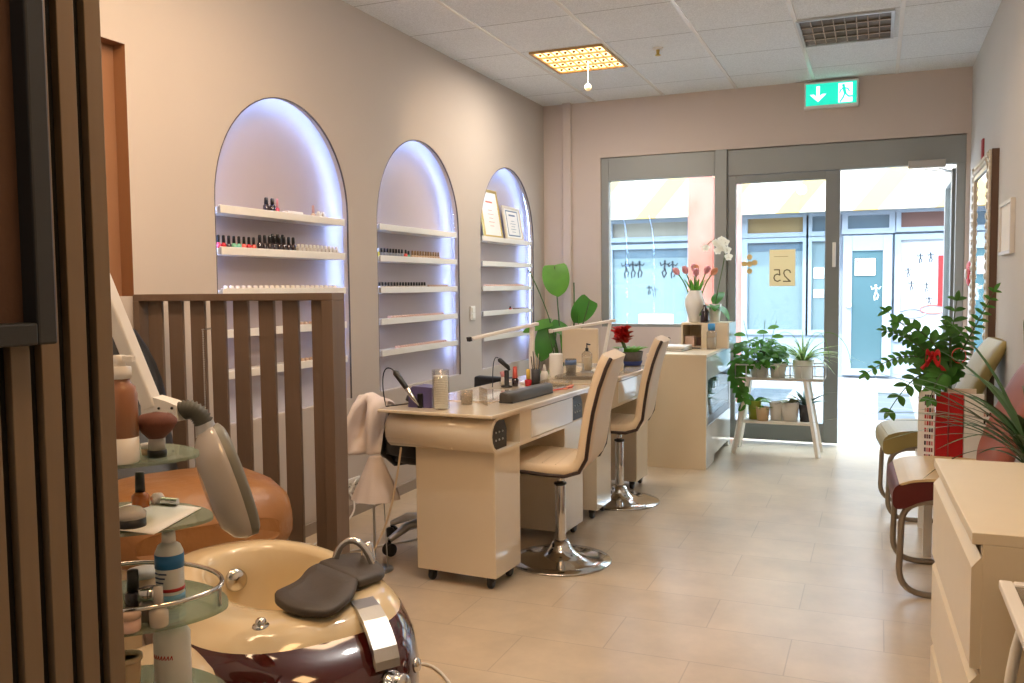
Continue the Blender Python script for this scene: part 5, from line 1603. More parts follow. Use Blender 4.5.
single('pen', G().tube([(-0.07, 0, 0.005), (0.06, 0, 0.005), (0.075, 0, 0.005)], [0.005, 0.005, 0.001], 8), M_INK, 'dark pen lying on the counter in front of the ivory box', 'pen', loc=(-1.25, 6.43, CZ), rotz=0.1)
t = T('spray_bottle', 'clear bottle with blue cap standing on the reception counter', 'bottle', (-1.10, 6.40, CZ))
obj('bottle', G().lathe([(0, 0), (0.034, 0), (0.036, 0.12), (0.02, 0.14), (0, 0.14)], n=24), M_CLEARP, t)
obj('liquid', G().lathe([(0, 0.005), (0.031, 0.005), (0.032, 0.085), (0, 0.085)], n=20), mat('pale_liquid', (206, 198, 190), 0.2), t)
obj('cap', G().lathe([(0, 0.138), (0.026, 0.138), (0.026, 0.182), (0.022, 0.186), (0, 0.186)], n=24), mat('sky_blue_cap', (70, 150, 206), 0.35), t)
# vase of tulips
VX, VY, VZ = -1.255, 6.60, bz
t = T('tulip_vase', 'white twisted ceramic vase of pink tulips on the ivory counter box', 'vase', (VX, VY, VZ))
VP = [(0.048 + 0.024 * sin(pi * min(1, q_ * 1.05) ** 1.3), 0.236 * q_) for q_ in [i / 20 for i in range(21)]]
obj('vase', G().lathe([(0, 0)] + VP + [(0.042, 0.236), (0.04, 0.1), (0, 0.09)], n=48,
    wob=lambda a, k, z: 1 + 0.10 * sin(3 * a + 22 * z) * min(1, 6 * z + 0.2) * (1 if z < 0.21 else 0.4)), M_POTW, t)
random.seed(5)
gs, gl = G(), G()
heads = [(-0.125, 0.0, 0.355), (-0.06, -0.03, 0.36), (0.0, 0.02, 0.365), (0.012, -0.04, 0.34), (0.075, 0.0, 0.36), (0.115, 0.03, 0.35), (-0.02, 0.05, 0.375)]
for k, (x, y, z) in enumerate(heads):
    gs.tube(bez((x * 0.2, y * 0.2, 0.1), (x * 0.45, y * 0.4, 0.28), (x, y, z), 8), 0.0045, 6)
    q = G()
    d = Vector((x, y, 0.16)).normalized()
    for m_ in range(6):
        a = 2 * pi * m_ / 6
        o_ = Vector((cos(a), sin(a), 0))
        q.leaf(Vector((x, y, z)) + o_ * 0.008, d + o_ * (0.45 if m_ % 2 else 0.2), -o_ + Vector((0, 0, 0.1)), 0.058, 0.05, -0.3, 0.5, 5)
    obj('tulip_head', q, (M_PINK, M_PINK, mat('peach_petal', (226, 160, 126), 0.5, var=0.2, scale=30))[k % 3], t)
for k in range(9):
    a = 2 * pi * k / 9 + 0.3
    gl.leaf((0.02 * cos(a), 0.02 * sin(a), 0.2), (0.45 * cos(a), 0.45 * sin(a), 1), (-cos(a), -sin(a), 0.3), 0.15, 0.026, 0.1, 0.4, 6, 'strap')
obj('stems', gs, M_LEAFL, t)
obj('leaves', gl, M_LEAFL, t)
# orchid
OXx, OY = -1.115, 6.62
t = T('orchid', 'white orchid with arching spray in a pale pot on the ivory counter box', 'orchid', (OXx, OY, bz))
obj('pot', G().lathe([(0, 0), (0.036, 0), (0.05, 0.135), (0.046, 0.135), (0.036, 0.02), (0, 0.02)], n=28), M_POTW, t)
obj('bark', G().lathe([(0, 0.12), (0.045, 0.12), (0.03, 0.13), (0, 0.133)], n=20), M_SOIL, t)
g = G()
for (a, L, W, el) in ((2.9, 0.17, 0.07, 0.35), (-0.5, 0.16, 0.085, -0.1), (1.2, 0.17, 0.09, 2.2), (-1.4, 0.13, 0.075, 0.3), (4.0, 0.15, 0.06, 0.1)):
    g.leaf((0, 0, 0.125), (cos(a), sin(a), el), (0, 0, 1) if el < 1.2 else (-0.2, -1, 0.2), L, W, 0.6, 0.15, 8)
obj('leaves', g, M_LEAF, t)
st = bez3((0, 0, 0.12), (0.04, 0.02, 0.36), (0.10, 0, 0.54), (0.06, -0.02, 0.60), 16) + bez3((0.06, -0.02, 0.60), (0.03, -0.03, 0.63), (-0.03, -0.03, 0.61), (-0.065, -0.03, 0.55), 8)[1:]
obj('flower_stem', G().tube(st, 0.004, 6), M_STEM, t)
random.seed(8)
for k, (x, y, z) in enumerate([(0.055, -0.04, 0.605), (0.035, -0.03, 0.565), (0.015, -0.05, 0.585), (0.03, -0.05, 0.525), (0.06, -0.04, 0.545), (0.095, -0.03, 0.53), (0.105, -0.03, 0.48), (0.085, -0.05, 0.585), (-0.06, -0.04, 0.55)]):
    q = G()
    for m_ in range(5):
        a = 2 * pi * m_ / 5 + pi / 2
        q.leaf((x, y, z), (cos(a), -0.25, sin(a)), (0, -1, 0), 0.03 if m_ not in (1, 4) else 0.033, 0.026 if m_ not in (1, 4) else 0.033, 0.15, 0.1, 5)
    q.ball((x, y - 0.007, z - 0.003), 0.006, 8, 6)
    obj('orchid_flower', q, M_PETALW, t)
single('dark_bottle', G().lathe([(0, 0), (0.032, 0), (0.034, 0.01), (0.032, 0.075), (0.02, 0.10), (0.012, 0.105), (0.012, 0.13), (0, 0.13)], n=20), M_GLOSSB, 'dark brown bottle between the tulip vase and the orchid pot', 'bottle', loc=(-1.172, 6.54, bz))
# philodendron in the corner
PXX, PYY = -2.30, 6.62
t = T('philodendron', 'big-leaved green philodendron in a floor pot in the window corner', 'plant', (PXX, PYY, 0))
obj('pot', G().lathe([(0, 0), (0.12, 0), (0.16, 0.30), (0.15, 0.30), (0.12, 0.02), (0, 0.02)], n=32), M_POTW, t)
obj('soil', G().lathe([(0, 0.27), (0.148, 0.27), (0.1, 0.28), (0, 0.285)], n=24), M_SOIL, t)
gs = G()
LV = [  # leaf base (x, y, z) relative, direction, up, length, width
    ((-0.075, 0.0, 1.40), (0.22, -0.30, -0.85), (0.25, -0.8, 0.45), 0.25, 0.25),
    ((0.22, -0.02, 1.125), (-0.55, -0.25, -0.85), (0.45, -0.8, 0.1), 0.22, 0.20),
    ((0.10, 0.02, 1.10), (-0.05, -0.3, -0.9), (-0.8, -0.5, 0.1), 0.17, 0.11),
    ((-0.13, -0.02, 0.90), (-0.12, -0.3, -0.9), (0.3, -0.8, 0.3), 0.27, 0.19),
    ((-0.12, 0.0, 0.96), (-0.75, -0.3, -0.12), (0.1, -0.5, 0.85), 0.24, 0.16),
    ((-0.10, 0.0, 0.95), (0.7, -0.2, -0.25), (0.0, -0.6, 0.8), 0.20, 0.14),
    ((0.02, 0.0, 0.86), (0.25, -0.3, -0.8), (0.5, -0.7, 0.3), 0.22, 0.13),
    ((0.08, -0.1, 0.70), (0.8, -0.4, -0.2), (0.1, -0.3, 0.9), 0.22, 0.16)]
for k, (b, d, u, L, W) in enumerate(LV):
    q = G().leaf(b, d, u, L, W, 0.25, -0.12, 9, 'heart')
    obj('leaf', q, (M_LEAFL, M_LEAF)[k % 2], t, 0, 1)
    gs.tube(bez3((0.04 * cos(k), 0.04 * sin(k), 0.27), (b[0] * 0.2, b[1], 0.6), (b[0] * 0.7, b[1], b[2] * 0.8), b, 12), [0.009 - 0.0004 * i for i in range(13)], 7)
gs.tube(bez3((-0.03, 0, 0.27), (0.02, 0, 0.7), (-0.15, 0, 1.1), (-0.28, -0.05, 1.38), 14), 0.005, 6)
gs.tube(bez3((0.03, 0, 0.27), (0.09, 0, 0.7), (0.09, 0, 1.0), (0.085, 0, 1.27), 14), 0.006, 6)
obj('stems', gs, M_STEM, t)
# ------------------------------------------------------------------ plant stand in front of the glass door
SY = 6.70
t = T('plant_stand', 'white two-tier plant stand with splayed legs in front of the glass door', 'plant stand', (-0.65, SY, 0))
wm = mat('white_wood', (232, 226, 216), 0.45, var=0.03)
for sx, xt, xb in ((-1, -0.875, -0.965), (1, -0.465, -0.372)):
    for sy, yt, yb in ((-1, -0.10, -0.135), (1, 0.10, 0.135)):
        obj('leg', G().bar((xb, SY + yb, 0.0), (xt, SY + yt, 0.545), 0.042, 0.026), wm, t, 0.003, world=True)
obj('lower_shelf', G().box(-0.90, -0.43, SY - 0.10, SY + 0.10, 0.222, 0.24), wm, t, 0.003, world=True)
obj('tray', G().box(-0.95, -0.345, SY - 0.12, SY + 0.12, 0.543, 0.555), wm, t, 0.003, world=True)
g = G()
rx0, rx1, ry0, ry1 = -0.955, -0.34, SY - 0.125, SY + 0.125
for z in (0.56, 0.655):
    g.tube([(rx0, ry0, z), (rx1, ry0, z), (rx1, ry1, z), (rx0, ry1, z)], 0.005, 6, closed=True)
for i in range(9):
    x = rx0 + (rx1 - rx0) * i / 8
    g.tube([(x, ry0, 0.56), (x, ry0, 0.655)], 0.004, 6).tube([(x, ry1, 0.56), (x, ry1, 0.655)], 0.004, 6)
for y in (ry0, SY, ry1):
    g.tube([(rx0, y, 0.56), (rx0, y, 0.655)], 0.004, 6).tube([(rx1, y, 0.56), (rx1, y, 0.655)], 0.004, 6)
obj('wire_rail', g, mat('pale_wire', (206, 200, 190), 0.4, metal=0.3), t, world=True)

def pot(t, r, h, m, z=0.0, soil=True):
    obj('pot', G().lathe([(0, z), (r * 0.8, z), (r, z + h), (r * 0.93, z + h), (r * 0.74, z + 0.01), (0, z + 0.01)], n=28), m, t)
    if soil:
        obj('soil', G().lathe([(0, z + h * 0.86), (r * 0.9, z + h * 0.86), (r * 0.5, z + h * 0.9), (0, z + h * 0.9)], n=20), M_SOIL, t)
def bushy(t, n, r, z0, zr, size, m, seed, name='foliage', droop=0.5, trail=0):
    random.seed(seed)
    q, s = G(), G()
    for k in range(n):
        a = random.uniform(0, 2 * pi)
        rr = r * sqrt(random.random())
        zz = z0 + zr * random.random() * (1 - 0.4 * rr / r)
        p = Vector((rr * cos(a), rr * sin(a) * 0.75, zz))
        q.leaf(p, (cos(a) + random.uniform(-.5, .5), sin(a) + random.uniform(-.5, .5) - 0.3, random.uniform(-0.5, 0.5)), (random.uniform(-.3, .3), -0.5, 1), size * random.uniform(0.7, 1.3), size * random.uniform(0.5, 0.75), droop, 0.15, 5)
        if k % 4 == 0:
            s.tube(bez((0, 0, z0 * 0.8), (p.x * 0.3, p.y * 0.3, zz), p, 6), 0.003, 5)
    for k in range(trail):
        x0 = -0.08 - 0.03 * k
        P = bez3((x0 * 0.5, -0.05, z0), (x0 - 0.04, -0.1, z0 + 0.06), (x0 - 0.06, -0.13, z0 - 0.1), (x0 + 0.02 * k, -0.13, z0 - 0.30 + 0.06 * k), 12)
        s.tube(P, 0.003, 5)
        for i in range(2, 13):
            sd = 1 if i % 2 else -1
            q.leaf(P[i], (sd, -0.4, -0.5), (0, -1, 0.6), size * 1.0, size * 0.75, 0.4, 0.15, 5)
    obj(name, q, m, t)
    obj('stems', s, M_STEM, t)
t = T('pothos', 'bushy trailing green pothos at the left of the plant stand top tray', 'plant', (-0.80, SY, 0.555))
pot(t, 0.07, 0.12, M_POTW)
bushy(t, 170, 0.18, 0.10, 0.22, 0.066, mat('pothos_green', (86, 146, 54), 0.4, var=0.35, scale=9, leafy=0.45), 21, trail=3)
g = G()
for (x, z, a) in ((-0.02, 0.33, 0.2), (0.06, 0.36, 1.0), (-0.10, 0.31, 2.8), (0.09, 0.30, 0.1)):
    g.leaf((x, -0.02, z), (cos(a), -0.2, 0.25), (0, -0.7, 1), 0.085, 0.055, 0.3, 0.1, 6)
obj('top_leaves', g, M_LEAFL, t)
g = G()
for x, dx in ((-0.10, -0.04), (0.03, 0.02), (0.10, 0.05)):
    g.tube([(x * 0.4, 0, 0.1), (x + dx * 0.4, 0, 0.42)], 0.0025, 5)
obj('support_stick', g, M_STEM, t)
for k, (x, lb) in enumerate(((-0.665, 'white pot in the middle of the plant stand top tray behind the wire rail'),)):
    t = T('white_pot', lb, 'pot', (x, SY - 0.02, 0.555))
    pot(t, 0.062, 0.11, M_POTW)
t = T('spider_plant', 'arching striped spider plant at the right of the plant stand top tray', 'plant', (-0.49, SY, 0.555))
pot(t, 0.075, 0.135, M_POTW)
random.seed(9)
q = G()
for k in range(60):
    a = 2 * pi * k / 60 + random.uniform(-.2, .2)
    L = random.uniform(0.18, 0.34)
    q.leaf((0.02 * cos(a), 0.02 * sin(a), 0.12), (cos(a) * 0.8, sin(a) * 0.5, random.uniform(0.7, 1.7)), (-cos(a) * 0.5, -sin(a), 0.6), L, 0.014, random.uniform(0.6, 1.3), 0.3, 9, 'strap')
obj('foliage', q, M_LEAFV, t)
g = G()
for a, L in ((0.2, 0.30), (2.6, 0.26), (0.6, 0.2)):
    g.tube(bez3((0, 0, 0.12), (0.05 * cos(a), 0, 0.42), (L * cos(a), -0.03, 0.40), (L * 1.1 * cos(a), -0.04, 0.12), 12), 0.0022, 5)
obj('runner', g, M_LEAFL, t)
def succulent(t, n, L, W, z0, m, seed, el=(0.6, 1.2), shape='strap', droop=0.3):
    random.seed(seed)
    q = G()
    for k in range(n):
        a = 2 * pi * k / n + random.uniform(-.2, .2)
        q.leaf((0.01 * cos(a), 0.01 * sin(a), z0), (cos(a), sin(a) * 0.7, random.uniform(*el)), (-cos(a) * 0.6, -sin(a), 0.7), L * random.uniform(0.75, 1.1), W, droop, 0.4, 7, shape)
    obj('foliage', q, m, t)
Z0 = 0.24
t = T('small_orchid_plant', 'wide-leaved plant in a lime green pot on the lower stand shelf', 'plant', (-0.833, SY + 0.01, Z0))
pot(t, 0.05, 0.14, M_POTG)
succulent(t, 6, 0.19, 0.05, 0.125, M_LEAF, 4, (0.25, 0.7), 'oval', 0.5)
t = T('small_plant', 'low plant in a beige pot on the lower stand shelf beside the lime pot', 'plant', (-0.768, SY - 0.045, Z0))
pot(t, 0.05, 0.10, M_POTB)
succulent(t, 7, 0.07, 0.03, 0.075, M_LEAFL, 14, (0.3, 1.0), 'oval')
t = T('white_pot', 'plain white pot in the middle of the lower stand shelf', 'pot', (-0.675, SY, Z0))
pot(t, 0.052, 0.135, M_POTW)
t = T('succulent', 'spreading succulent in a large white pot on the lower stand shelf', 'plant', (-0.578, SY - 0.01, Z0))
pot(t, 0.066, 0.14, M_POTW)
succulent(t, 9, 0.11, 0.035, 0.125, mat('succulent_pale', (150, 152, 106), 0.5, var=0.2), 6, (0.1, 0.8), 'oval')
t = T('aloe', 'spiky blue-green aloe in a dark grey pot at the right of the lower shelf', 'plant', (-0.47, SY, Z0))
pot(t, 0.05, 0.125, M_POTD)
succulent(t, 11, 0.20, 0.028, 0.115, mat('aloe_green', (70, 104, 92), 0.45, var=0.2), 8, (0.35, 1.3))
# ------------------------------------------------------------------ waiting chairs on the right
def make_chair(label, loc, rz, m_top, m_shell, wid=0.44, back_m=None):
    t = T('waiting_chair', label, 'chair', loc, rz)
    hw = wid / 2
    P = smooth_loop([(-0.246, 0.452), (-0.236, 0.456), (-0.19, 0.474), (-0.08, 0.484), (0.20, 0.474), (0.22, 0.472), (0.22, 0.462), (0.20, 0.464), (-0.08, 0.474), (-0.19, 0.464), (-0.234, 0.446)], 2)
    g = G().prism(P, lambda u, v: (u, -hw, v), lambda u, v: (u, hw, v), smooth=False)
    obj('seat', g, m_top, t, 0.008)
    P = smooth_loop([(-0.268, 0.395), (-0.265, 0.43), (-0.243, 0.452), (-0.19, 0.467), (-0.08, 0.477), (0.20, 0.467), (0.22, 0.46), (0.22, 0.42), (0.18, 0.415), (-0.05, 0.412), (-0.16, 0.390), (-0.215, 0.358), (-0.245, 0.348), (-0.265, 0.362)], 2)
    g = G().prism(P, lambda u, v: (u, -hw + 0.004, v), lambda u, v: (u, hw - 0.004, v))
    obj('seat_shell', g, m_shell, t, 0.006)
    g = G()
    rings = []
    for k in range(9):
        q = k / 8
        z = 0.47 + 0.475 * q
        x = 0.10 + 0.20 * q - 0.02 * sin(pi * q)
        w = hw * (1 - 0.06 * q) * (0.93 if k == 8 else 1)
        th = 0.04 * (0.45 if k in (0, 8) else 1)
        rings.append([(x - th, -w + 0.02, z), (x - th, w - 0.02, z), (x - th * 0.5, w, z), (x + th * 0.5, w, z), (x + th, w - 0.02, z), (x + th, -w + 0.02, z), (x + th * 0.5, -w, z), (x - th * 0.5, -w, z)])
    obj('backrest', g.loft(rings), back_m or m_top, t, 0, 1)
    for sy in (-1, 1):
        y = sy * (hw - 0.02)
        pts = [(0.20, y, 0.62), (0.19, y, 0.44)] + bez((0.185, y, 0.42), (0.18, y, 0.395), (0.12, y, 0.395), 4) + bez((-0.12, y, 0.385), (-0.225, y, 0.385), (-0.232, y, 0.30), 6) + bez((-0.238, y, 0.11), (-0.238, y, 0.0125), (-0.13, y, 0.0125), 8) + [(0.2, y, 0.0125)]
        obj('frame_tube', G().tube(pts, 0.0125, 10), M_TUBEM, t)
    obj('cross_bar', G().tube([(0.195, -hw + 0.02, 0.0125), (0.195, hw - 0.02, 0.0125)], 0.0123, 10), M_TUBEM, t)
    return t
make_chair('olive leather cantilever chair, the one nearer the glass door', (0.285, 5.17, 0), radians(5), M_OLIVE, M_OLIVE, 0.44)
M_SEAT_SHEEN = mat('cream_seat_sheen', (206, 178, 128), 0.35, var=0.06)  # sheen on the red pad painted as a cream top layer
M_MAROON = mat('maroon_shell', (86, 18, 12), 0.5, var=0.08)
M_ROSE = mat('rose_back', (148, 82, 66), 0.45, var=0.08)
make_chair('maroon cantilever chair, cream sheen painted on its seat, beside the white chest of drawers', (0.325, 4.0, 0), radians(2), M_SEAT_SHEEN, M_MAROON, 0.5, M_ROSE)
# low side table between the chairs
t = T('side_table', 'low white side table between the two waiting chairs', 'side table', (0.38, 4.62, 0))
obj('tabletop', G().box(-0.19, 0.2, -0.30, 0.28, 0.375, 0.397), M_WHITE, t, 0.003)
for sx in (-0.155, 0.165):
    for sy in (-0.26, 0.24):
        obj('leg', G().box(sx - 0.018, sx + 0.018, sy - 0.018, sy + 0.018, 0, 0.375), M_WHITE, t, 0.002)
# swatch display
t = T('swatch_display', 'folded white and red colour swatch display standing on the side table', 'display', (0.33, 4.52, 0.397))
H = 0.345
def card(name, x0, y0, x1, y1, h, m, th=0.006, z0=0.0):
    a, b = Vector((x0, y0, z0 + h / 2)), Vector((x1, y1, z0 + h / 2))
    return obj(name, G().bar(a, b, th, h), m, t, 0.001)
card('left_card', -0.145, 0.0, -0.075, -0.02, H, M_PAPER)
card('red_cover', -0.072, -0.022, -0.022, -0.016, H * 0.985, M_RED, 0.02)
card('red_cover', -0.017, -0.016, 0.042, -0.002, H * 0.975, M_RED, 0.02)
card('white_card', 0.046, 0.0, 0.128, 0.02, H * 0.96, M_PAPER, 0.016)
card('right_card', 0.115, 0.0, 0.165, 0.012, H * 0.8, M_PAPER)
card('back_board', -0.02, 0.03, 0.10, 0.045, H * 1.02, mat('card_beige', (222, 204, 180), 0.7), 0.006)
sw = [mat('swatch_%s' % n, c, 0.35) for n, c in (('black', (40, 34, 36)), ('red', (180, 40, 44)), ('rose', (206, 130, 130)), ('brown', (130, 76, 70)), ('nude', (214, 170, 150)), ('plum', (90, 40, 60)))]
random.seed(12)
def swatches(p0, p1, h0, h1, nr, ncol, w):
    g = G()
    a, b = Vector((*p0, 0)), Vector((*p1, 0))
    d = (b - a).normalized()
    n = Vector((d.y, -d.x, 0))
    L = (b - a).length
    for r in range(nr):
        z = h0 + (h1 - h0) * r / (nr - 1)
        for c in range(ncol):
            p = a + d * (L * (c + 0.5) / ncol) + n * 0.0035
            g.bar(p + Vector((0, 0, z)) - d * w / 2, p + Vector((0, 0, z)) + d * w / 2, 0.002, 0.019, random.randrange(6))
    return g
obj('swatches', swatches((-0.118, -0.008), (-0.080, -0.0187), 0.035, 0.315, 10, 4, 0.0075), sw, t)
obj('swatches', swatches((0.125, 0.0025), (0.160, 0.011), 0.03, 0.24, 7, 3, 0.008), sw, t)
# zz plant with red bow
ZX, ZY, ZZb = 0.33, 4.76, 0.397
t = T('zz_plant', 'glossy arching zz plant with a red bow standing behind the swatch display', 'plant', (ZX, ZY, ZZb))
obj('pot', G().lathe([(0, 0), (0.075, 0), (0.095, 0.20), (0.088, 0.20), (0.07, 0.02), (0, 0.02)], n=28), M_POTD, t)
obj('soil', G().lathe([(0, 0.175), (0.086, 0.175), (0.04, 0.185), (0, 0.185)], n=20), M_SOIL, t)
random.seed(31)
stems = [  # mid control, tip in local coordinates
    ((-0.10, -0.12, 0.62), (-0.37, -0.26, 0.42)),
    ((-0.08, -0.10, 0.55), (-0.29, -0.24, 0.62)),
    ((-0.02, -0.05, 0.60), (-0.24, -0.22, 0.66)),
    ((0.00, 0.00, 0.55), (0.02, -0.08, 0.76)),
    ((0.05, 0.00, 0.50), (0.17, -0.12, 0.80)),
    ((-0.10, -0.22, 0.55), (-0.27, -0.36, 0.26)),
    ((-0.03, -0.20, 0.52), (-0.10, -0.34, 0.32)),
    ((0.0, -0.02, 0.6), (-0.02, -0.18, 0.64)),
    ((-0.05, 0.0, 0.5), (-0.28, 0.06, 0.70))]
gs = G()
for k, (c, tip) in enumerate(stems):
    a = 2 * pi * k / len(stems)
    b0 = Vector((0.03 * cos(a), 0.03 * sin(a), 0.18))
    P = bez3(b0, b0 + Vector((0, 0, 0.2)), c, tip, 24)
    q = G().tube(P, [0.009 - 0.0003 * i for i in range(25)], 7, 1)
    for i in list(range(8, 25, 1 if k in (0, 1, 4) else 2)):
        d = (P[min(i + 1, 24)] - P[i - 1]).normalized()
        s_ = d.cross(Vector((0.15, -0.9, 0.5))).normalized()
        L = (0.062 if k in (0, 1, 4) else 0.088) * (1 - 0.45 * (i - 8) / 17)
        for sd in (-1, 1):
            q.leaf(P[i], s_ * sd * 0.85 + d * 0.55 + Vector((0, 0, 0.05)), Vector((0, -0.6, 0.9)), L * random.uniform(0.85, 1.1), L * 0.62, 0.35, 0.12, 5)
    q.leaf(P[24], P[24] - P[22], Vector((0, -0.6, 0.9)), 0.05, 0.024, 0.2, 0.1, 5)
    obj('frond', q, [(M_LEAF, M_LEAFD)[k % 2], M_STEM], t)
g = G()
bc = Vector((-0.085, -0.15, 0.51))
for sd in (-1, 1):
    g.sheet(lambda u, v: tuple(bc + Vector((sd * (0.005 + 0.026 * sin(pi * u)), -0.03 + 0.05 * cos(2 * pi * u) * 0.5, -0.02 + 0.03 * sin(2 * pi * u) + (v - 0.5) * 0.028))), 16, 3)
    g.sheet(lambda u, v: tuple(bc + Vector((sd * (0.05 * u) + (v - 0.5) * 0.02, -0.02 * u, -0.09 * u - 0.01 * sin(5 * u)))), 8, 2)
g.ball(bc, 0.010, 10, 8)
obj('bow', g, M_REDF, t, solid=0.002)
g = G()
for k in range(1):
    c = Vector((0.03, -0.12, 0.50))
    g.sheet(lambda u, v: tuple(c + Vector((0.03 * sin(2 * pi * u), -0.01 + (v - 0.5) * 0.03, 0.035 * cos(2 * pi * u)))), 14, 2)
obj('ribbon_curl', g, M_REDF, t, solid=0.002)
# dracaena
t = T('dracaena', 'spiky narrow-leaved dracaena leaning over from behind the white chest of drawers', 'plant', (0.43, 2.95, 0))
obj('pot', G().lathe([(0, 0), (0.10, 0), (0.125, 0.40), (0.115, 0.40), (0.09, 0.02), (0, 0.02)], n=28), mat('terracotta_red', (150, 60, 40), 0.5, var=0.08), t)
obj('soil', G().lathe([(0, 0.36), (0.113, 0.36), (0.05, 0.37), (0, 0.37)], n=20), M_SOIL, t)
obj('stem', G().tube([(0, 0, 0.36), (0.01, 0, 0.55), (-0.01, 0.01, 0.74)], [0.016, 0.014, 0.012], 8), M_STEM, t)
random.seed(17)
q = G()
for k in range(64):
    a = random.uniform(0, 2 * pi)
    el = random.uniform(0.5, 2.6)
    L = random.uniform(0.34, 0.56)
    dx, dy = cos(a) * 0.9 - 0.15, sin(a)
    if dy < 0:
        L *= 0.62
    if dx > 0.2:
        L *= 0.18
    q.leaf((-0.01 + 0.012 * dx, 0.012 * dy, 0.70 + 0.06 * random.random()), (dx, dy * 0.8, el), (-dx * 0.4, -dy * 0.4, 1), L, random.uniform(0.012, 0.02), random.uniform(0.35, 1.0), 0.3, 10, 'strap')
obj('foliage', q, mat('dracaena_green', (58, 92, 50), 0.4, var=0.25), t)
# chest of drawers
t = T('chest_of_drawers', 'white three-drawer chest standing against the right wall in the foreground', 'chest of drawers', (0.145, 2.556, 0), radians(1.86))
W_, D_, HH = 0.745, 0.418, 0.78
M_CHEST = mat('chest_cream_white', (224, 210, 182), 0.35, var=0.03)
obj('top', G().box(0.0, D_, -W_, 0, HH - 0.022, HH), M_CHEST, t, 0.0015)
g = G()
g.box(0.018, D_, -W_ + 0.0, -W_ + 0.022, 0.0, HH - 0.022)
g.box(0.018, D_, -0.022, 0.0, 0.0, HH - 0.022)
g.box(0.10, D_ - 0.01, -W_ + 0.022, -0.022, 0.05, HH - 0.024)
g.box(0.03, 0.05, -W_ + 0.022, -0.022, 0.0, 0.06)
obj('carcass', g, M_CHEST, t, 0.0015)
for k in range(3):
    zb = 0.522 - 0.222 * k
    P = [(0.0, zb), (0.0, zb + 0.192), (0.016, zb + 0.212), (0.018, zb + 0.212), (0.018, zb)]
    g = G().prism(P, lambda u, v: (u, -W_ + 0.001, v), lambda u, v: (u, -0.001, v))
    obj('drawer', g, M_CHEST, t, 0.001)
# near tray table
t = T('tray_table', 'white-rimmed tray table at the near right corner beside the chest', 'table', (0.38, 1.45, 0))
zt = 0.72
x0, x1, y0, y1 = 0.205, 0.58, 1.15, 1.735
g = G()
rw = 0.022
for (a, b, c, d) in ((x0, x0 + rw, y0, y1), (x1 - rw, x1, y0, y1), (x0 + rw, x1 - rw, y0, y0 + rw), (x0 + rw, x1 - rw, y1 - rw, y1)):
    g.box(a, b, c, d, zt - 0.016, zt)
obj('rim', g, M_WHITE, t, 0.003, world=True)
obj('tray_panel', G().box(x0 + rw, x1 - rw, y0 + rw, y1 - rw, zt - 0.014, zt - 0.004), mat('grey_glass_panel', (112, 104, 92), 0.12, var=0.06, coat=0.5), t, world=True)
for y in (y1 - 0.06, y0 + 0.06):
    pts = bez3((x0 + 0.05, y, zt - 0.016), (x0 - 0.005, y, zt - 0.10), (x0 - 0.005, y, 0.30), (x0 + 0.03, y, 0.0), 14)
    obj('leg', G().tube(pts, 0.009, 8), M_WHITE, t, world=True)
    obj('leg', G().tube([(x1 - 0.03, y, zt - 0.016), (x1 - 0.03, y, 0)], 0.009, 8), M_WHITE, t, world=True)
obj('lower_shelf', G().box(x0 + 0.02, x1 - 0.02, y0 + 0.05, y1 - 0.05, 0.25, 0.262), M_WHITE, t, world=True)
g = G()
rings = []
for s_, z in ((0.9, 0), (1, 0.03), (1.0, 0.22), (0.93, 0.28), (0.6, 0.30)):
    rings.append(sup(0.115 * s_, 0.15 * s_, z, e=4, n=36))
single('black_bag', g.loft(rings), M_BLACKL, 'black bag on the lower shelf of the near tray table', 'bag', loc=(0.41, 1.45, 0.262))
# right wall pieces
t = T('wall_mirror', 'tall ornate silver framed mirror on the right wall by the doorway', 'mirror', (XR, 5.92, 0.9))
fy0, fy1, fz0, fz1 = 5.46, 6.36, 0.25, 1.965
obj('back_board', G().box(XR - 0.035, XR, fy0, fy1, fz0, fz1), mat('walnut_board', (92, 66, 48), 0.5, var=0.1), t, world=True)
m_or = mat('silver_ornate', (196, 186, 168), 0.35, metal=0.6, var=0.25, scale=50, bump=0.8, bscale=70)
w = 0.10
for (a, b, c, d) in ((fy0, fy0 + w, fz0, fz1), (fy1 - w, fy1, fz0, fz1), (fy0 + w, fy1 - w, fz0, fz0 + w), (fy0 + w, fy1 - w, fz1 - w, fz1)):
    g = G()
    g.box(XR - 0.05, XR - 0.035, a + 0.004, b - 0.004, c + 0.004, d - 0.004)
    horiz = (b - a) > (d - c)
    n = int(max(b - a, d - c) / 0.055)
    for k in range(n):
        q_ = (k + 0.5) / n
        p = (XR - 0.05, a + (b - a) * q_, (c + d) / 2) if horiz else (XR - 0.05, (a + b) / 2, c + (d - c) * q_)
        g.ball(p, 0.02, 8, 6, sc=(0.5, 1.1, 1.1))
    obj('frame_side', g, m_or, t, 0.003, world=True)
obj('mirror_glass', G().box(XR - 0.04, XR - 0.036, fy0 + w, fy1 - w, fz0 + w, fz1 - w), mat('mirror_silver', (220, 222, 222), 0.03, metal=1.0, var=0.0), t, world=True)
t = T('picture_frame', 'small white framed picture on the right wall above the waiting chairs', 'picture', (XR, 5.0, 1.5))
g = G()
a, b, c, d, w = 4.80, 5.22, 1.378, 1.642, 0.018
g.box(XR - 0.022, XR, a, a + w, c, d).box(XR - 0.022, XR, b - w, b, c, d).box(XR - 0.022, XR, a + w, b - w, c, c + w).box(XR - 0.022, XR, a + w, b - w, d - w, d)
obj('frame', g, mat('grey_white_frame', (206, 202, 196), 0.4), t, 0.002, world=True)
obj('print', G().box(XR - 0.012, XR - 0.004, a + w, b - w, c + w, d - w), M_PAPER, t, world=True)
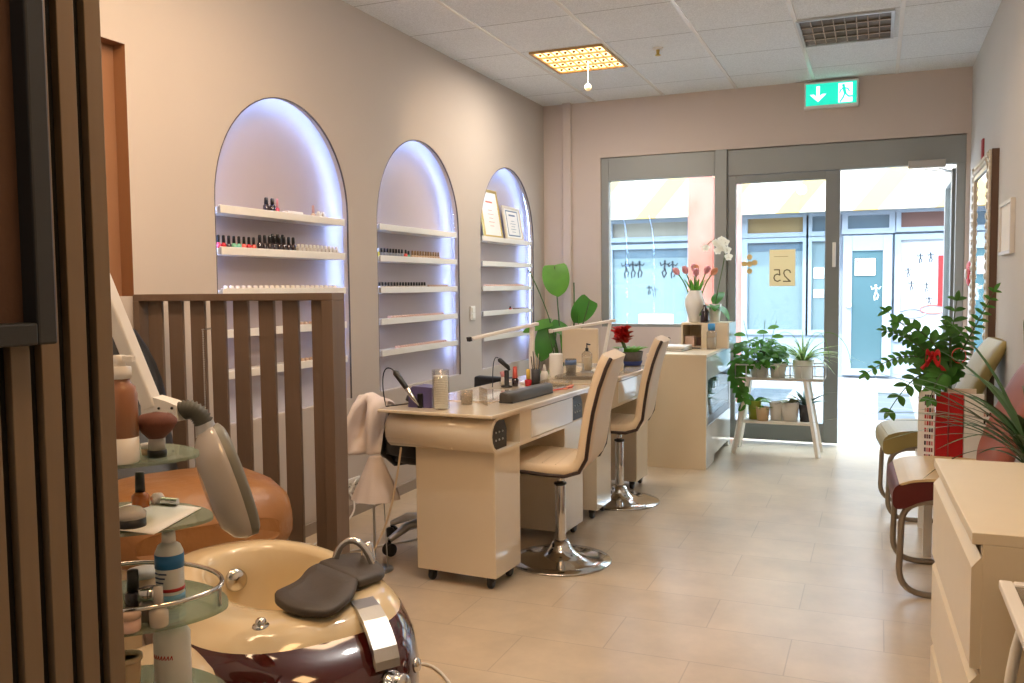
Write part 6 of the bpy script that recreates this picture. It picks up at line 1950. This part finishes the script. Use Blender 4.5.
t = T('alarm_button', 'red round alarm button on the right wall between mirror and doorway', 'alarm', (XR, 6.72, 1.3))
M = Matrix.Rotation(-pi / 2, 4, 'Y')
obj('disc', G().lathe([(0, 0), (0.085, 0), (0.085, 0.03), (0.07, 0.04), (0, 0.04)], n=28, M=M), M_REDF, t)
obj('button', G().lathe([(0, 0.04), (0.035, 0.04), (0.03, 0.052), (0, 0.053)], n=20, M=M), M_WHITEP, t)
single('red_wall_tag', G().box(XR - 0.012, XR, 6.22, 6.30, 2.0, 2.13), mat('tag_red', (170, 60, 64), 0.5), 'small red tag high on the right wall above the mirror', 'tag', bevel=0.002)
# ------------------------------------------------------------------ light
def lamp(name, kind, loc, target, energy, col, size=0.5, spot=None, blend=0.6, sy=None):
    l = bpy.data.lights.new(name, kind)
    l.energy = energy
    l.color = lin(col)
    if kind == 'AREA':
        l.size = size
        if sy:
            l.shape = 'RECTANGLE'
            l.size_y = sy
    elif kind == 'SPOT':
        l.spot_size = radians(spot)
        l.spot_blend = blend
        l.shadow_soft_size = size
    elif kind == 'SUN':
        l.angle = radians(1.0)
    o = bpy.data.objects.new(name, l)
    COL.objects.link(o)
    o.location = loc
    d = Vector(target) - Vector(loc)
    o.rotation_euler = d.to_track_quat('-Z', 'Y').to_euler()
    return o
WARM = (255, 216, 172)
WARM2 = (255, 244, 230)
# lit ceiling fixtures along the left half of the room and one near the entrance behind us
lamp('ceiling_lamp', 'AREA', (-1.868, 5.735, ZC - 0.03), (-1.868, 5.735, 0), 20, WARM2, 0.48)
lamp('ceiling_lamp', 'AREA', (-1.60, 3.0, ZC - 0.02), (-1.60, 3.0, 0), 11, WARM, 0.55)
lamp('ceiling_lamp', 'AREA', (-0.30, 1.0, ZC - 0.02), (-0.30, 1.0, 0), 15, (255, 200, 138), 0.55)
lamp('ceiling_lamp', 'AREA', (-1.9, 1.7, ZC - 0.02), (-1.9, 1.9, 0), 14, WARM, 0.5)
lamp('ceiling_lamp', 'AREA', (-0.2, -1.8, ZC - 0.02), (-0.2, -1.8, 0), 12, WARM2, 0.55)
# spot rail lamps grazing the walls
lamp('spot_lamp', 'SPOT', (-1.3, 3.6, 2.66), (-2.64, 5.40, 2.0), 75, WARM, 0.04, 36, 1.0)
lamp('spot_lamp', 'SPOT', (-1.3, 1.7, 2.66), (-2.64, 2.80, 1.75), 60, WARM, 0.04, 60, 0.9)
lamp('spot_lamp', 'SPOT', (-0.5, 3.4, 2.66), (0.60, 4.7, 1.75), 34, WARM, 0.04, 50, 0.9)
# added point lights without fixtures, out of view, to brighten the ceiling
for px_, py_, en in ((-0.9, 2.6, 32), (-0.9, 0.4, 3)):
    lamp('ceiling_fill', 'POINT', (px_, py_, 2.42), (px_, py_, 0), en, (255, 248, 240), 0.5).data.shadow_soft_size = 0.06
# day: sun over our roof onto the passage, open sky
sun = lamp('sun', 'SUN', (0, 0, 10), (2.6, 5.0, 0), 8.0, (255, 244, 226))
w = bpy.data.worlds.new('sky')
SC.world = w
w.use_nodes = True
nt = w.node_tree
bg = nt.nodes['Background']
bg.inputs['Color'].default_value = (0.73, 0.86, 1.0, 1)
bg.inputs['Strength'].default_value = 13.0
# opening to the daylight, marked as a portal for the renderer
po = lamp('day_portal', 'AREA', (-0.78, YF + 0.12, 1.15), (-0.78, 0, 1.15), 1, (255, 255, 255), 2.72, sy=2.32)
po.data.cycles.is_portal = True

# ------------------------------------------------------------------ camera
cd = bpy.data.cameras.new('camera')
cd.sensor_width = 36.0
cd.lens = 880.0 * 36.0 / 1024.0
cd.clip_start = 0.02
cam = bpy.data.objects.new('camera', cd)
COL.objects.link(cam)
r_ = Vector((0.92374678, 0.38286377, -0.01035463))
u_ = Vector((-0.01439476, 0.0617215, 0.9979896))
f_ = Vector((-0.38273316, 0.92174063, -0.06252627))
M = Matrix((r_, u_, -f_)).transposed().to_4x4()
M.translation = (0, 0, 1.245)
cam.matrix_world = M
SC.camera = cam
SC.view_settings.view_transform = 'Standard'
SC.view_settings.look = 'None'
SC.view_settings.gamma = 1
SC.view_settings.use_curve_mapping = False
SC.view_settings.exposure = 0.12
cy = SC.cycles
cy.use_denoising = True
cy.max_bounces = 8
cy.diffuse_bounces = 4
cy.glossy_bounces = 4
cy.transparent_max_bounces = 16
cy.transmission_bounces = 6
cy.sample_clamp_indirect = 6.0
cy.caustics_reflective = False
cy.caustics_refractive = False
bpy.context.view_layer.update()
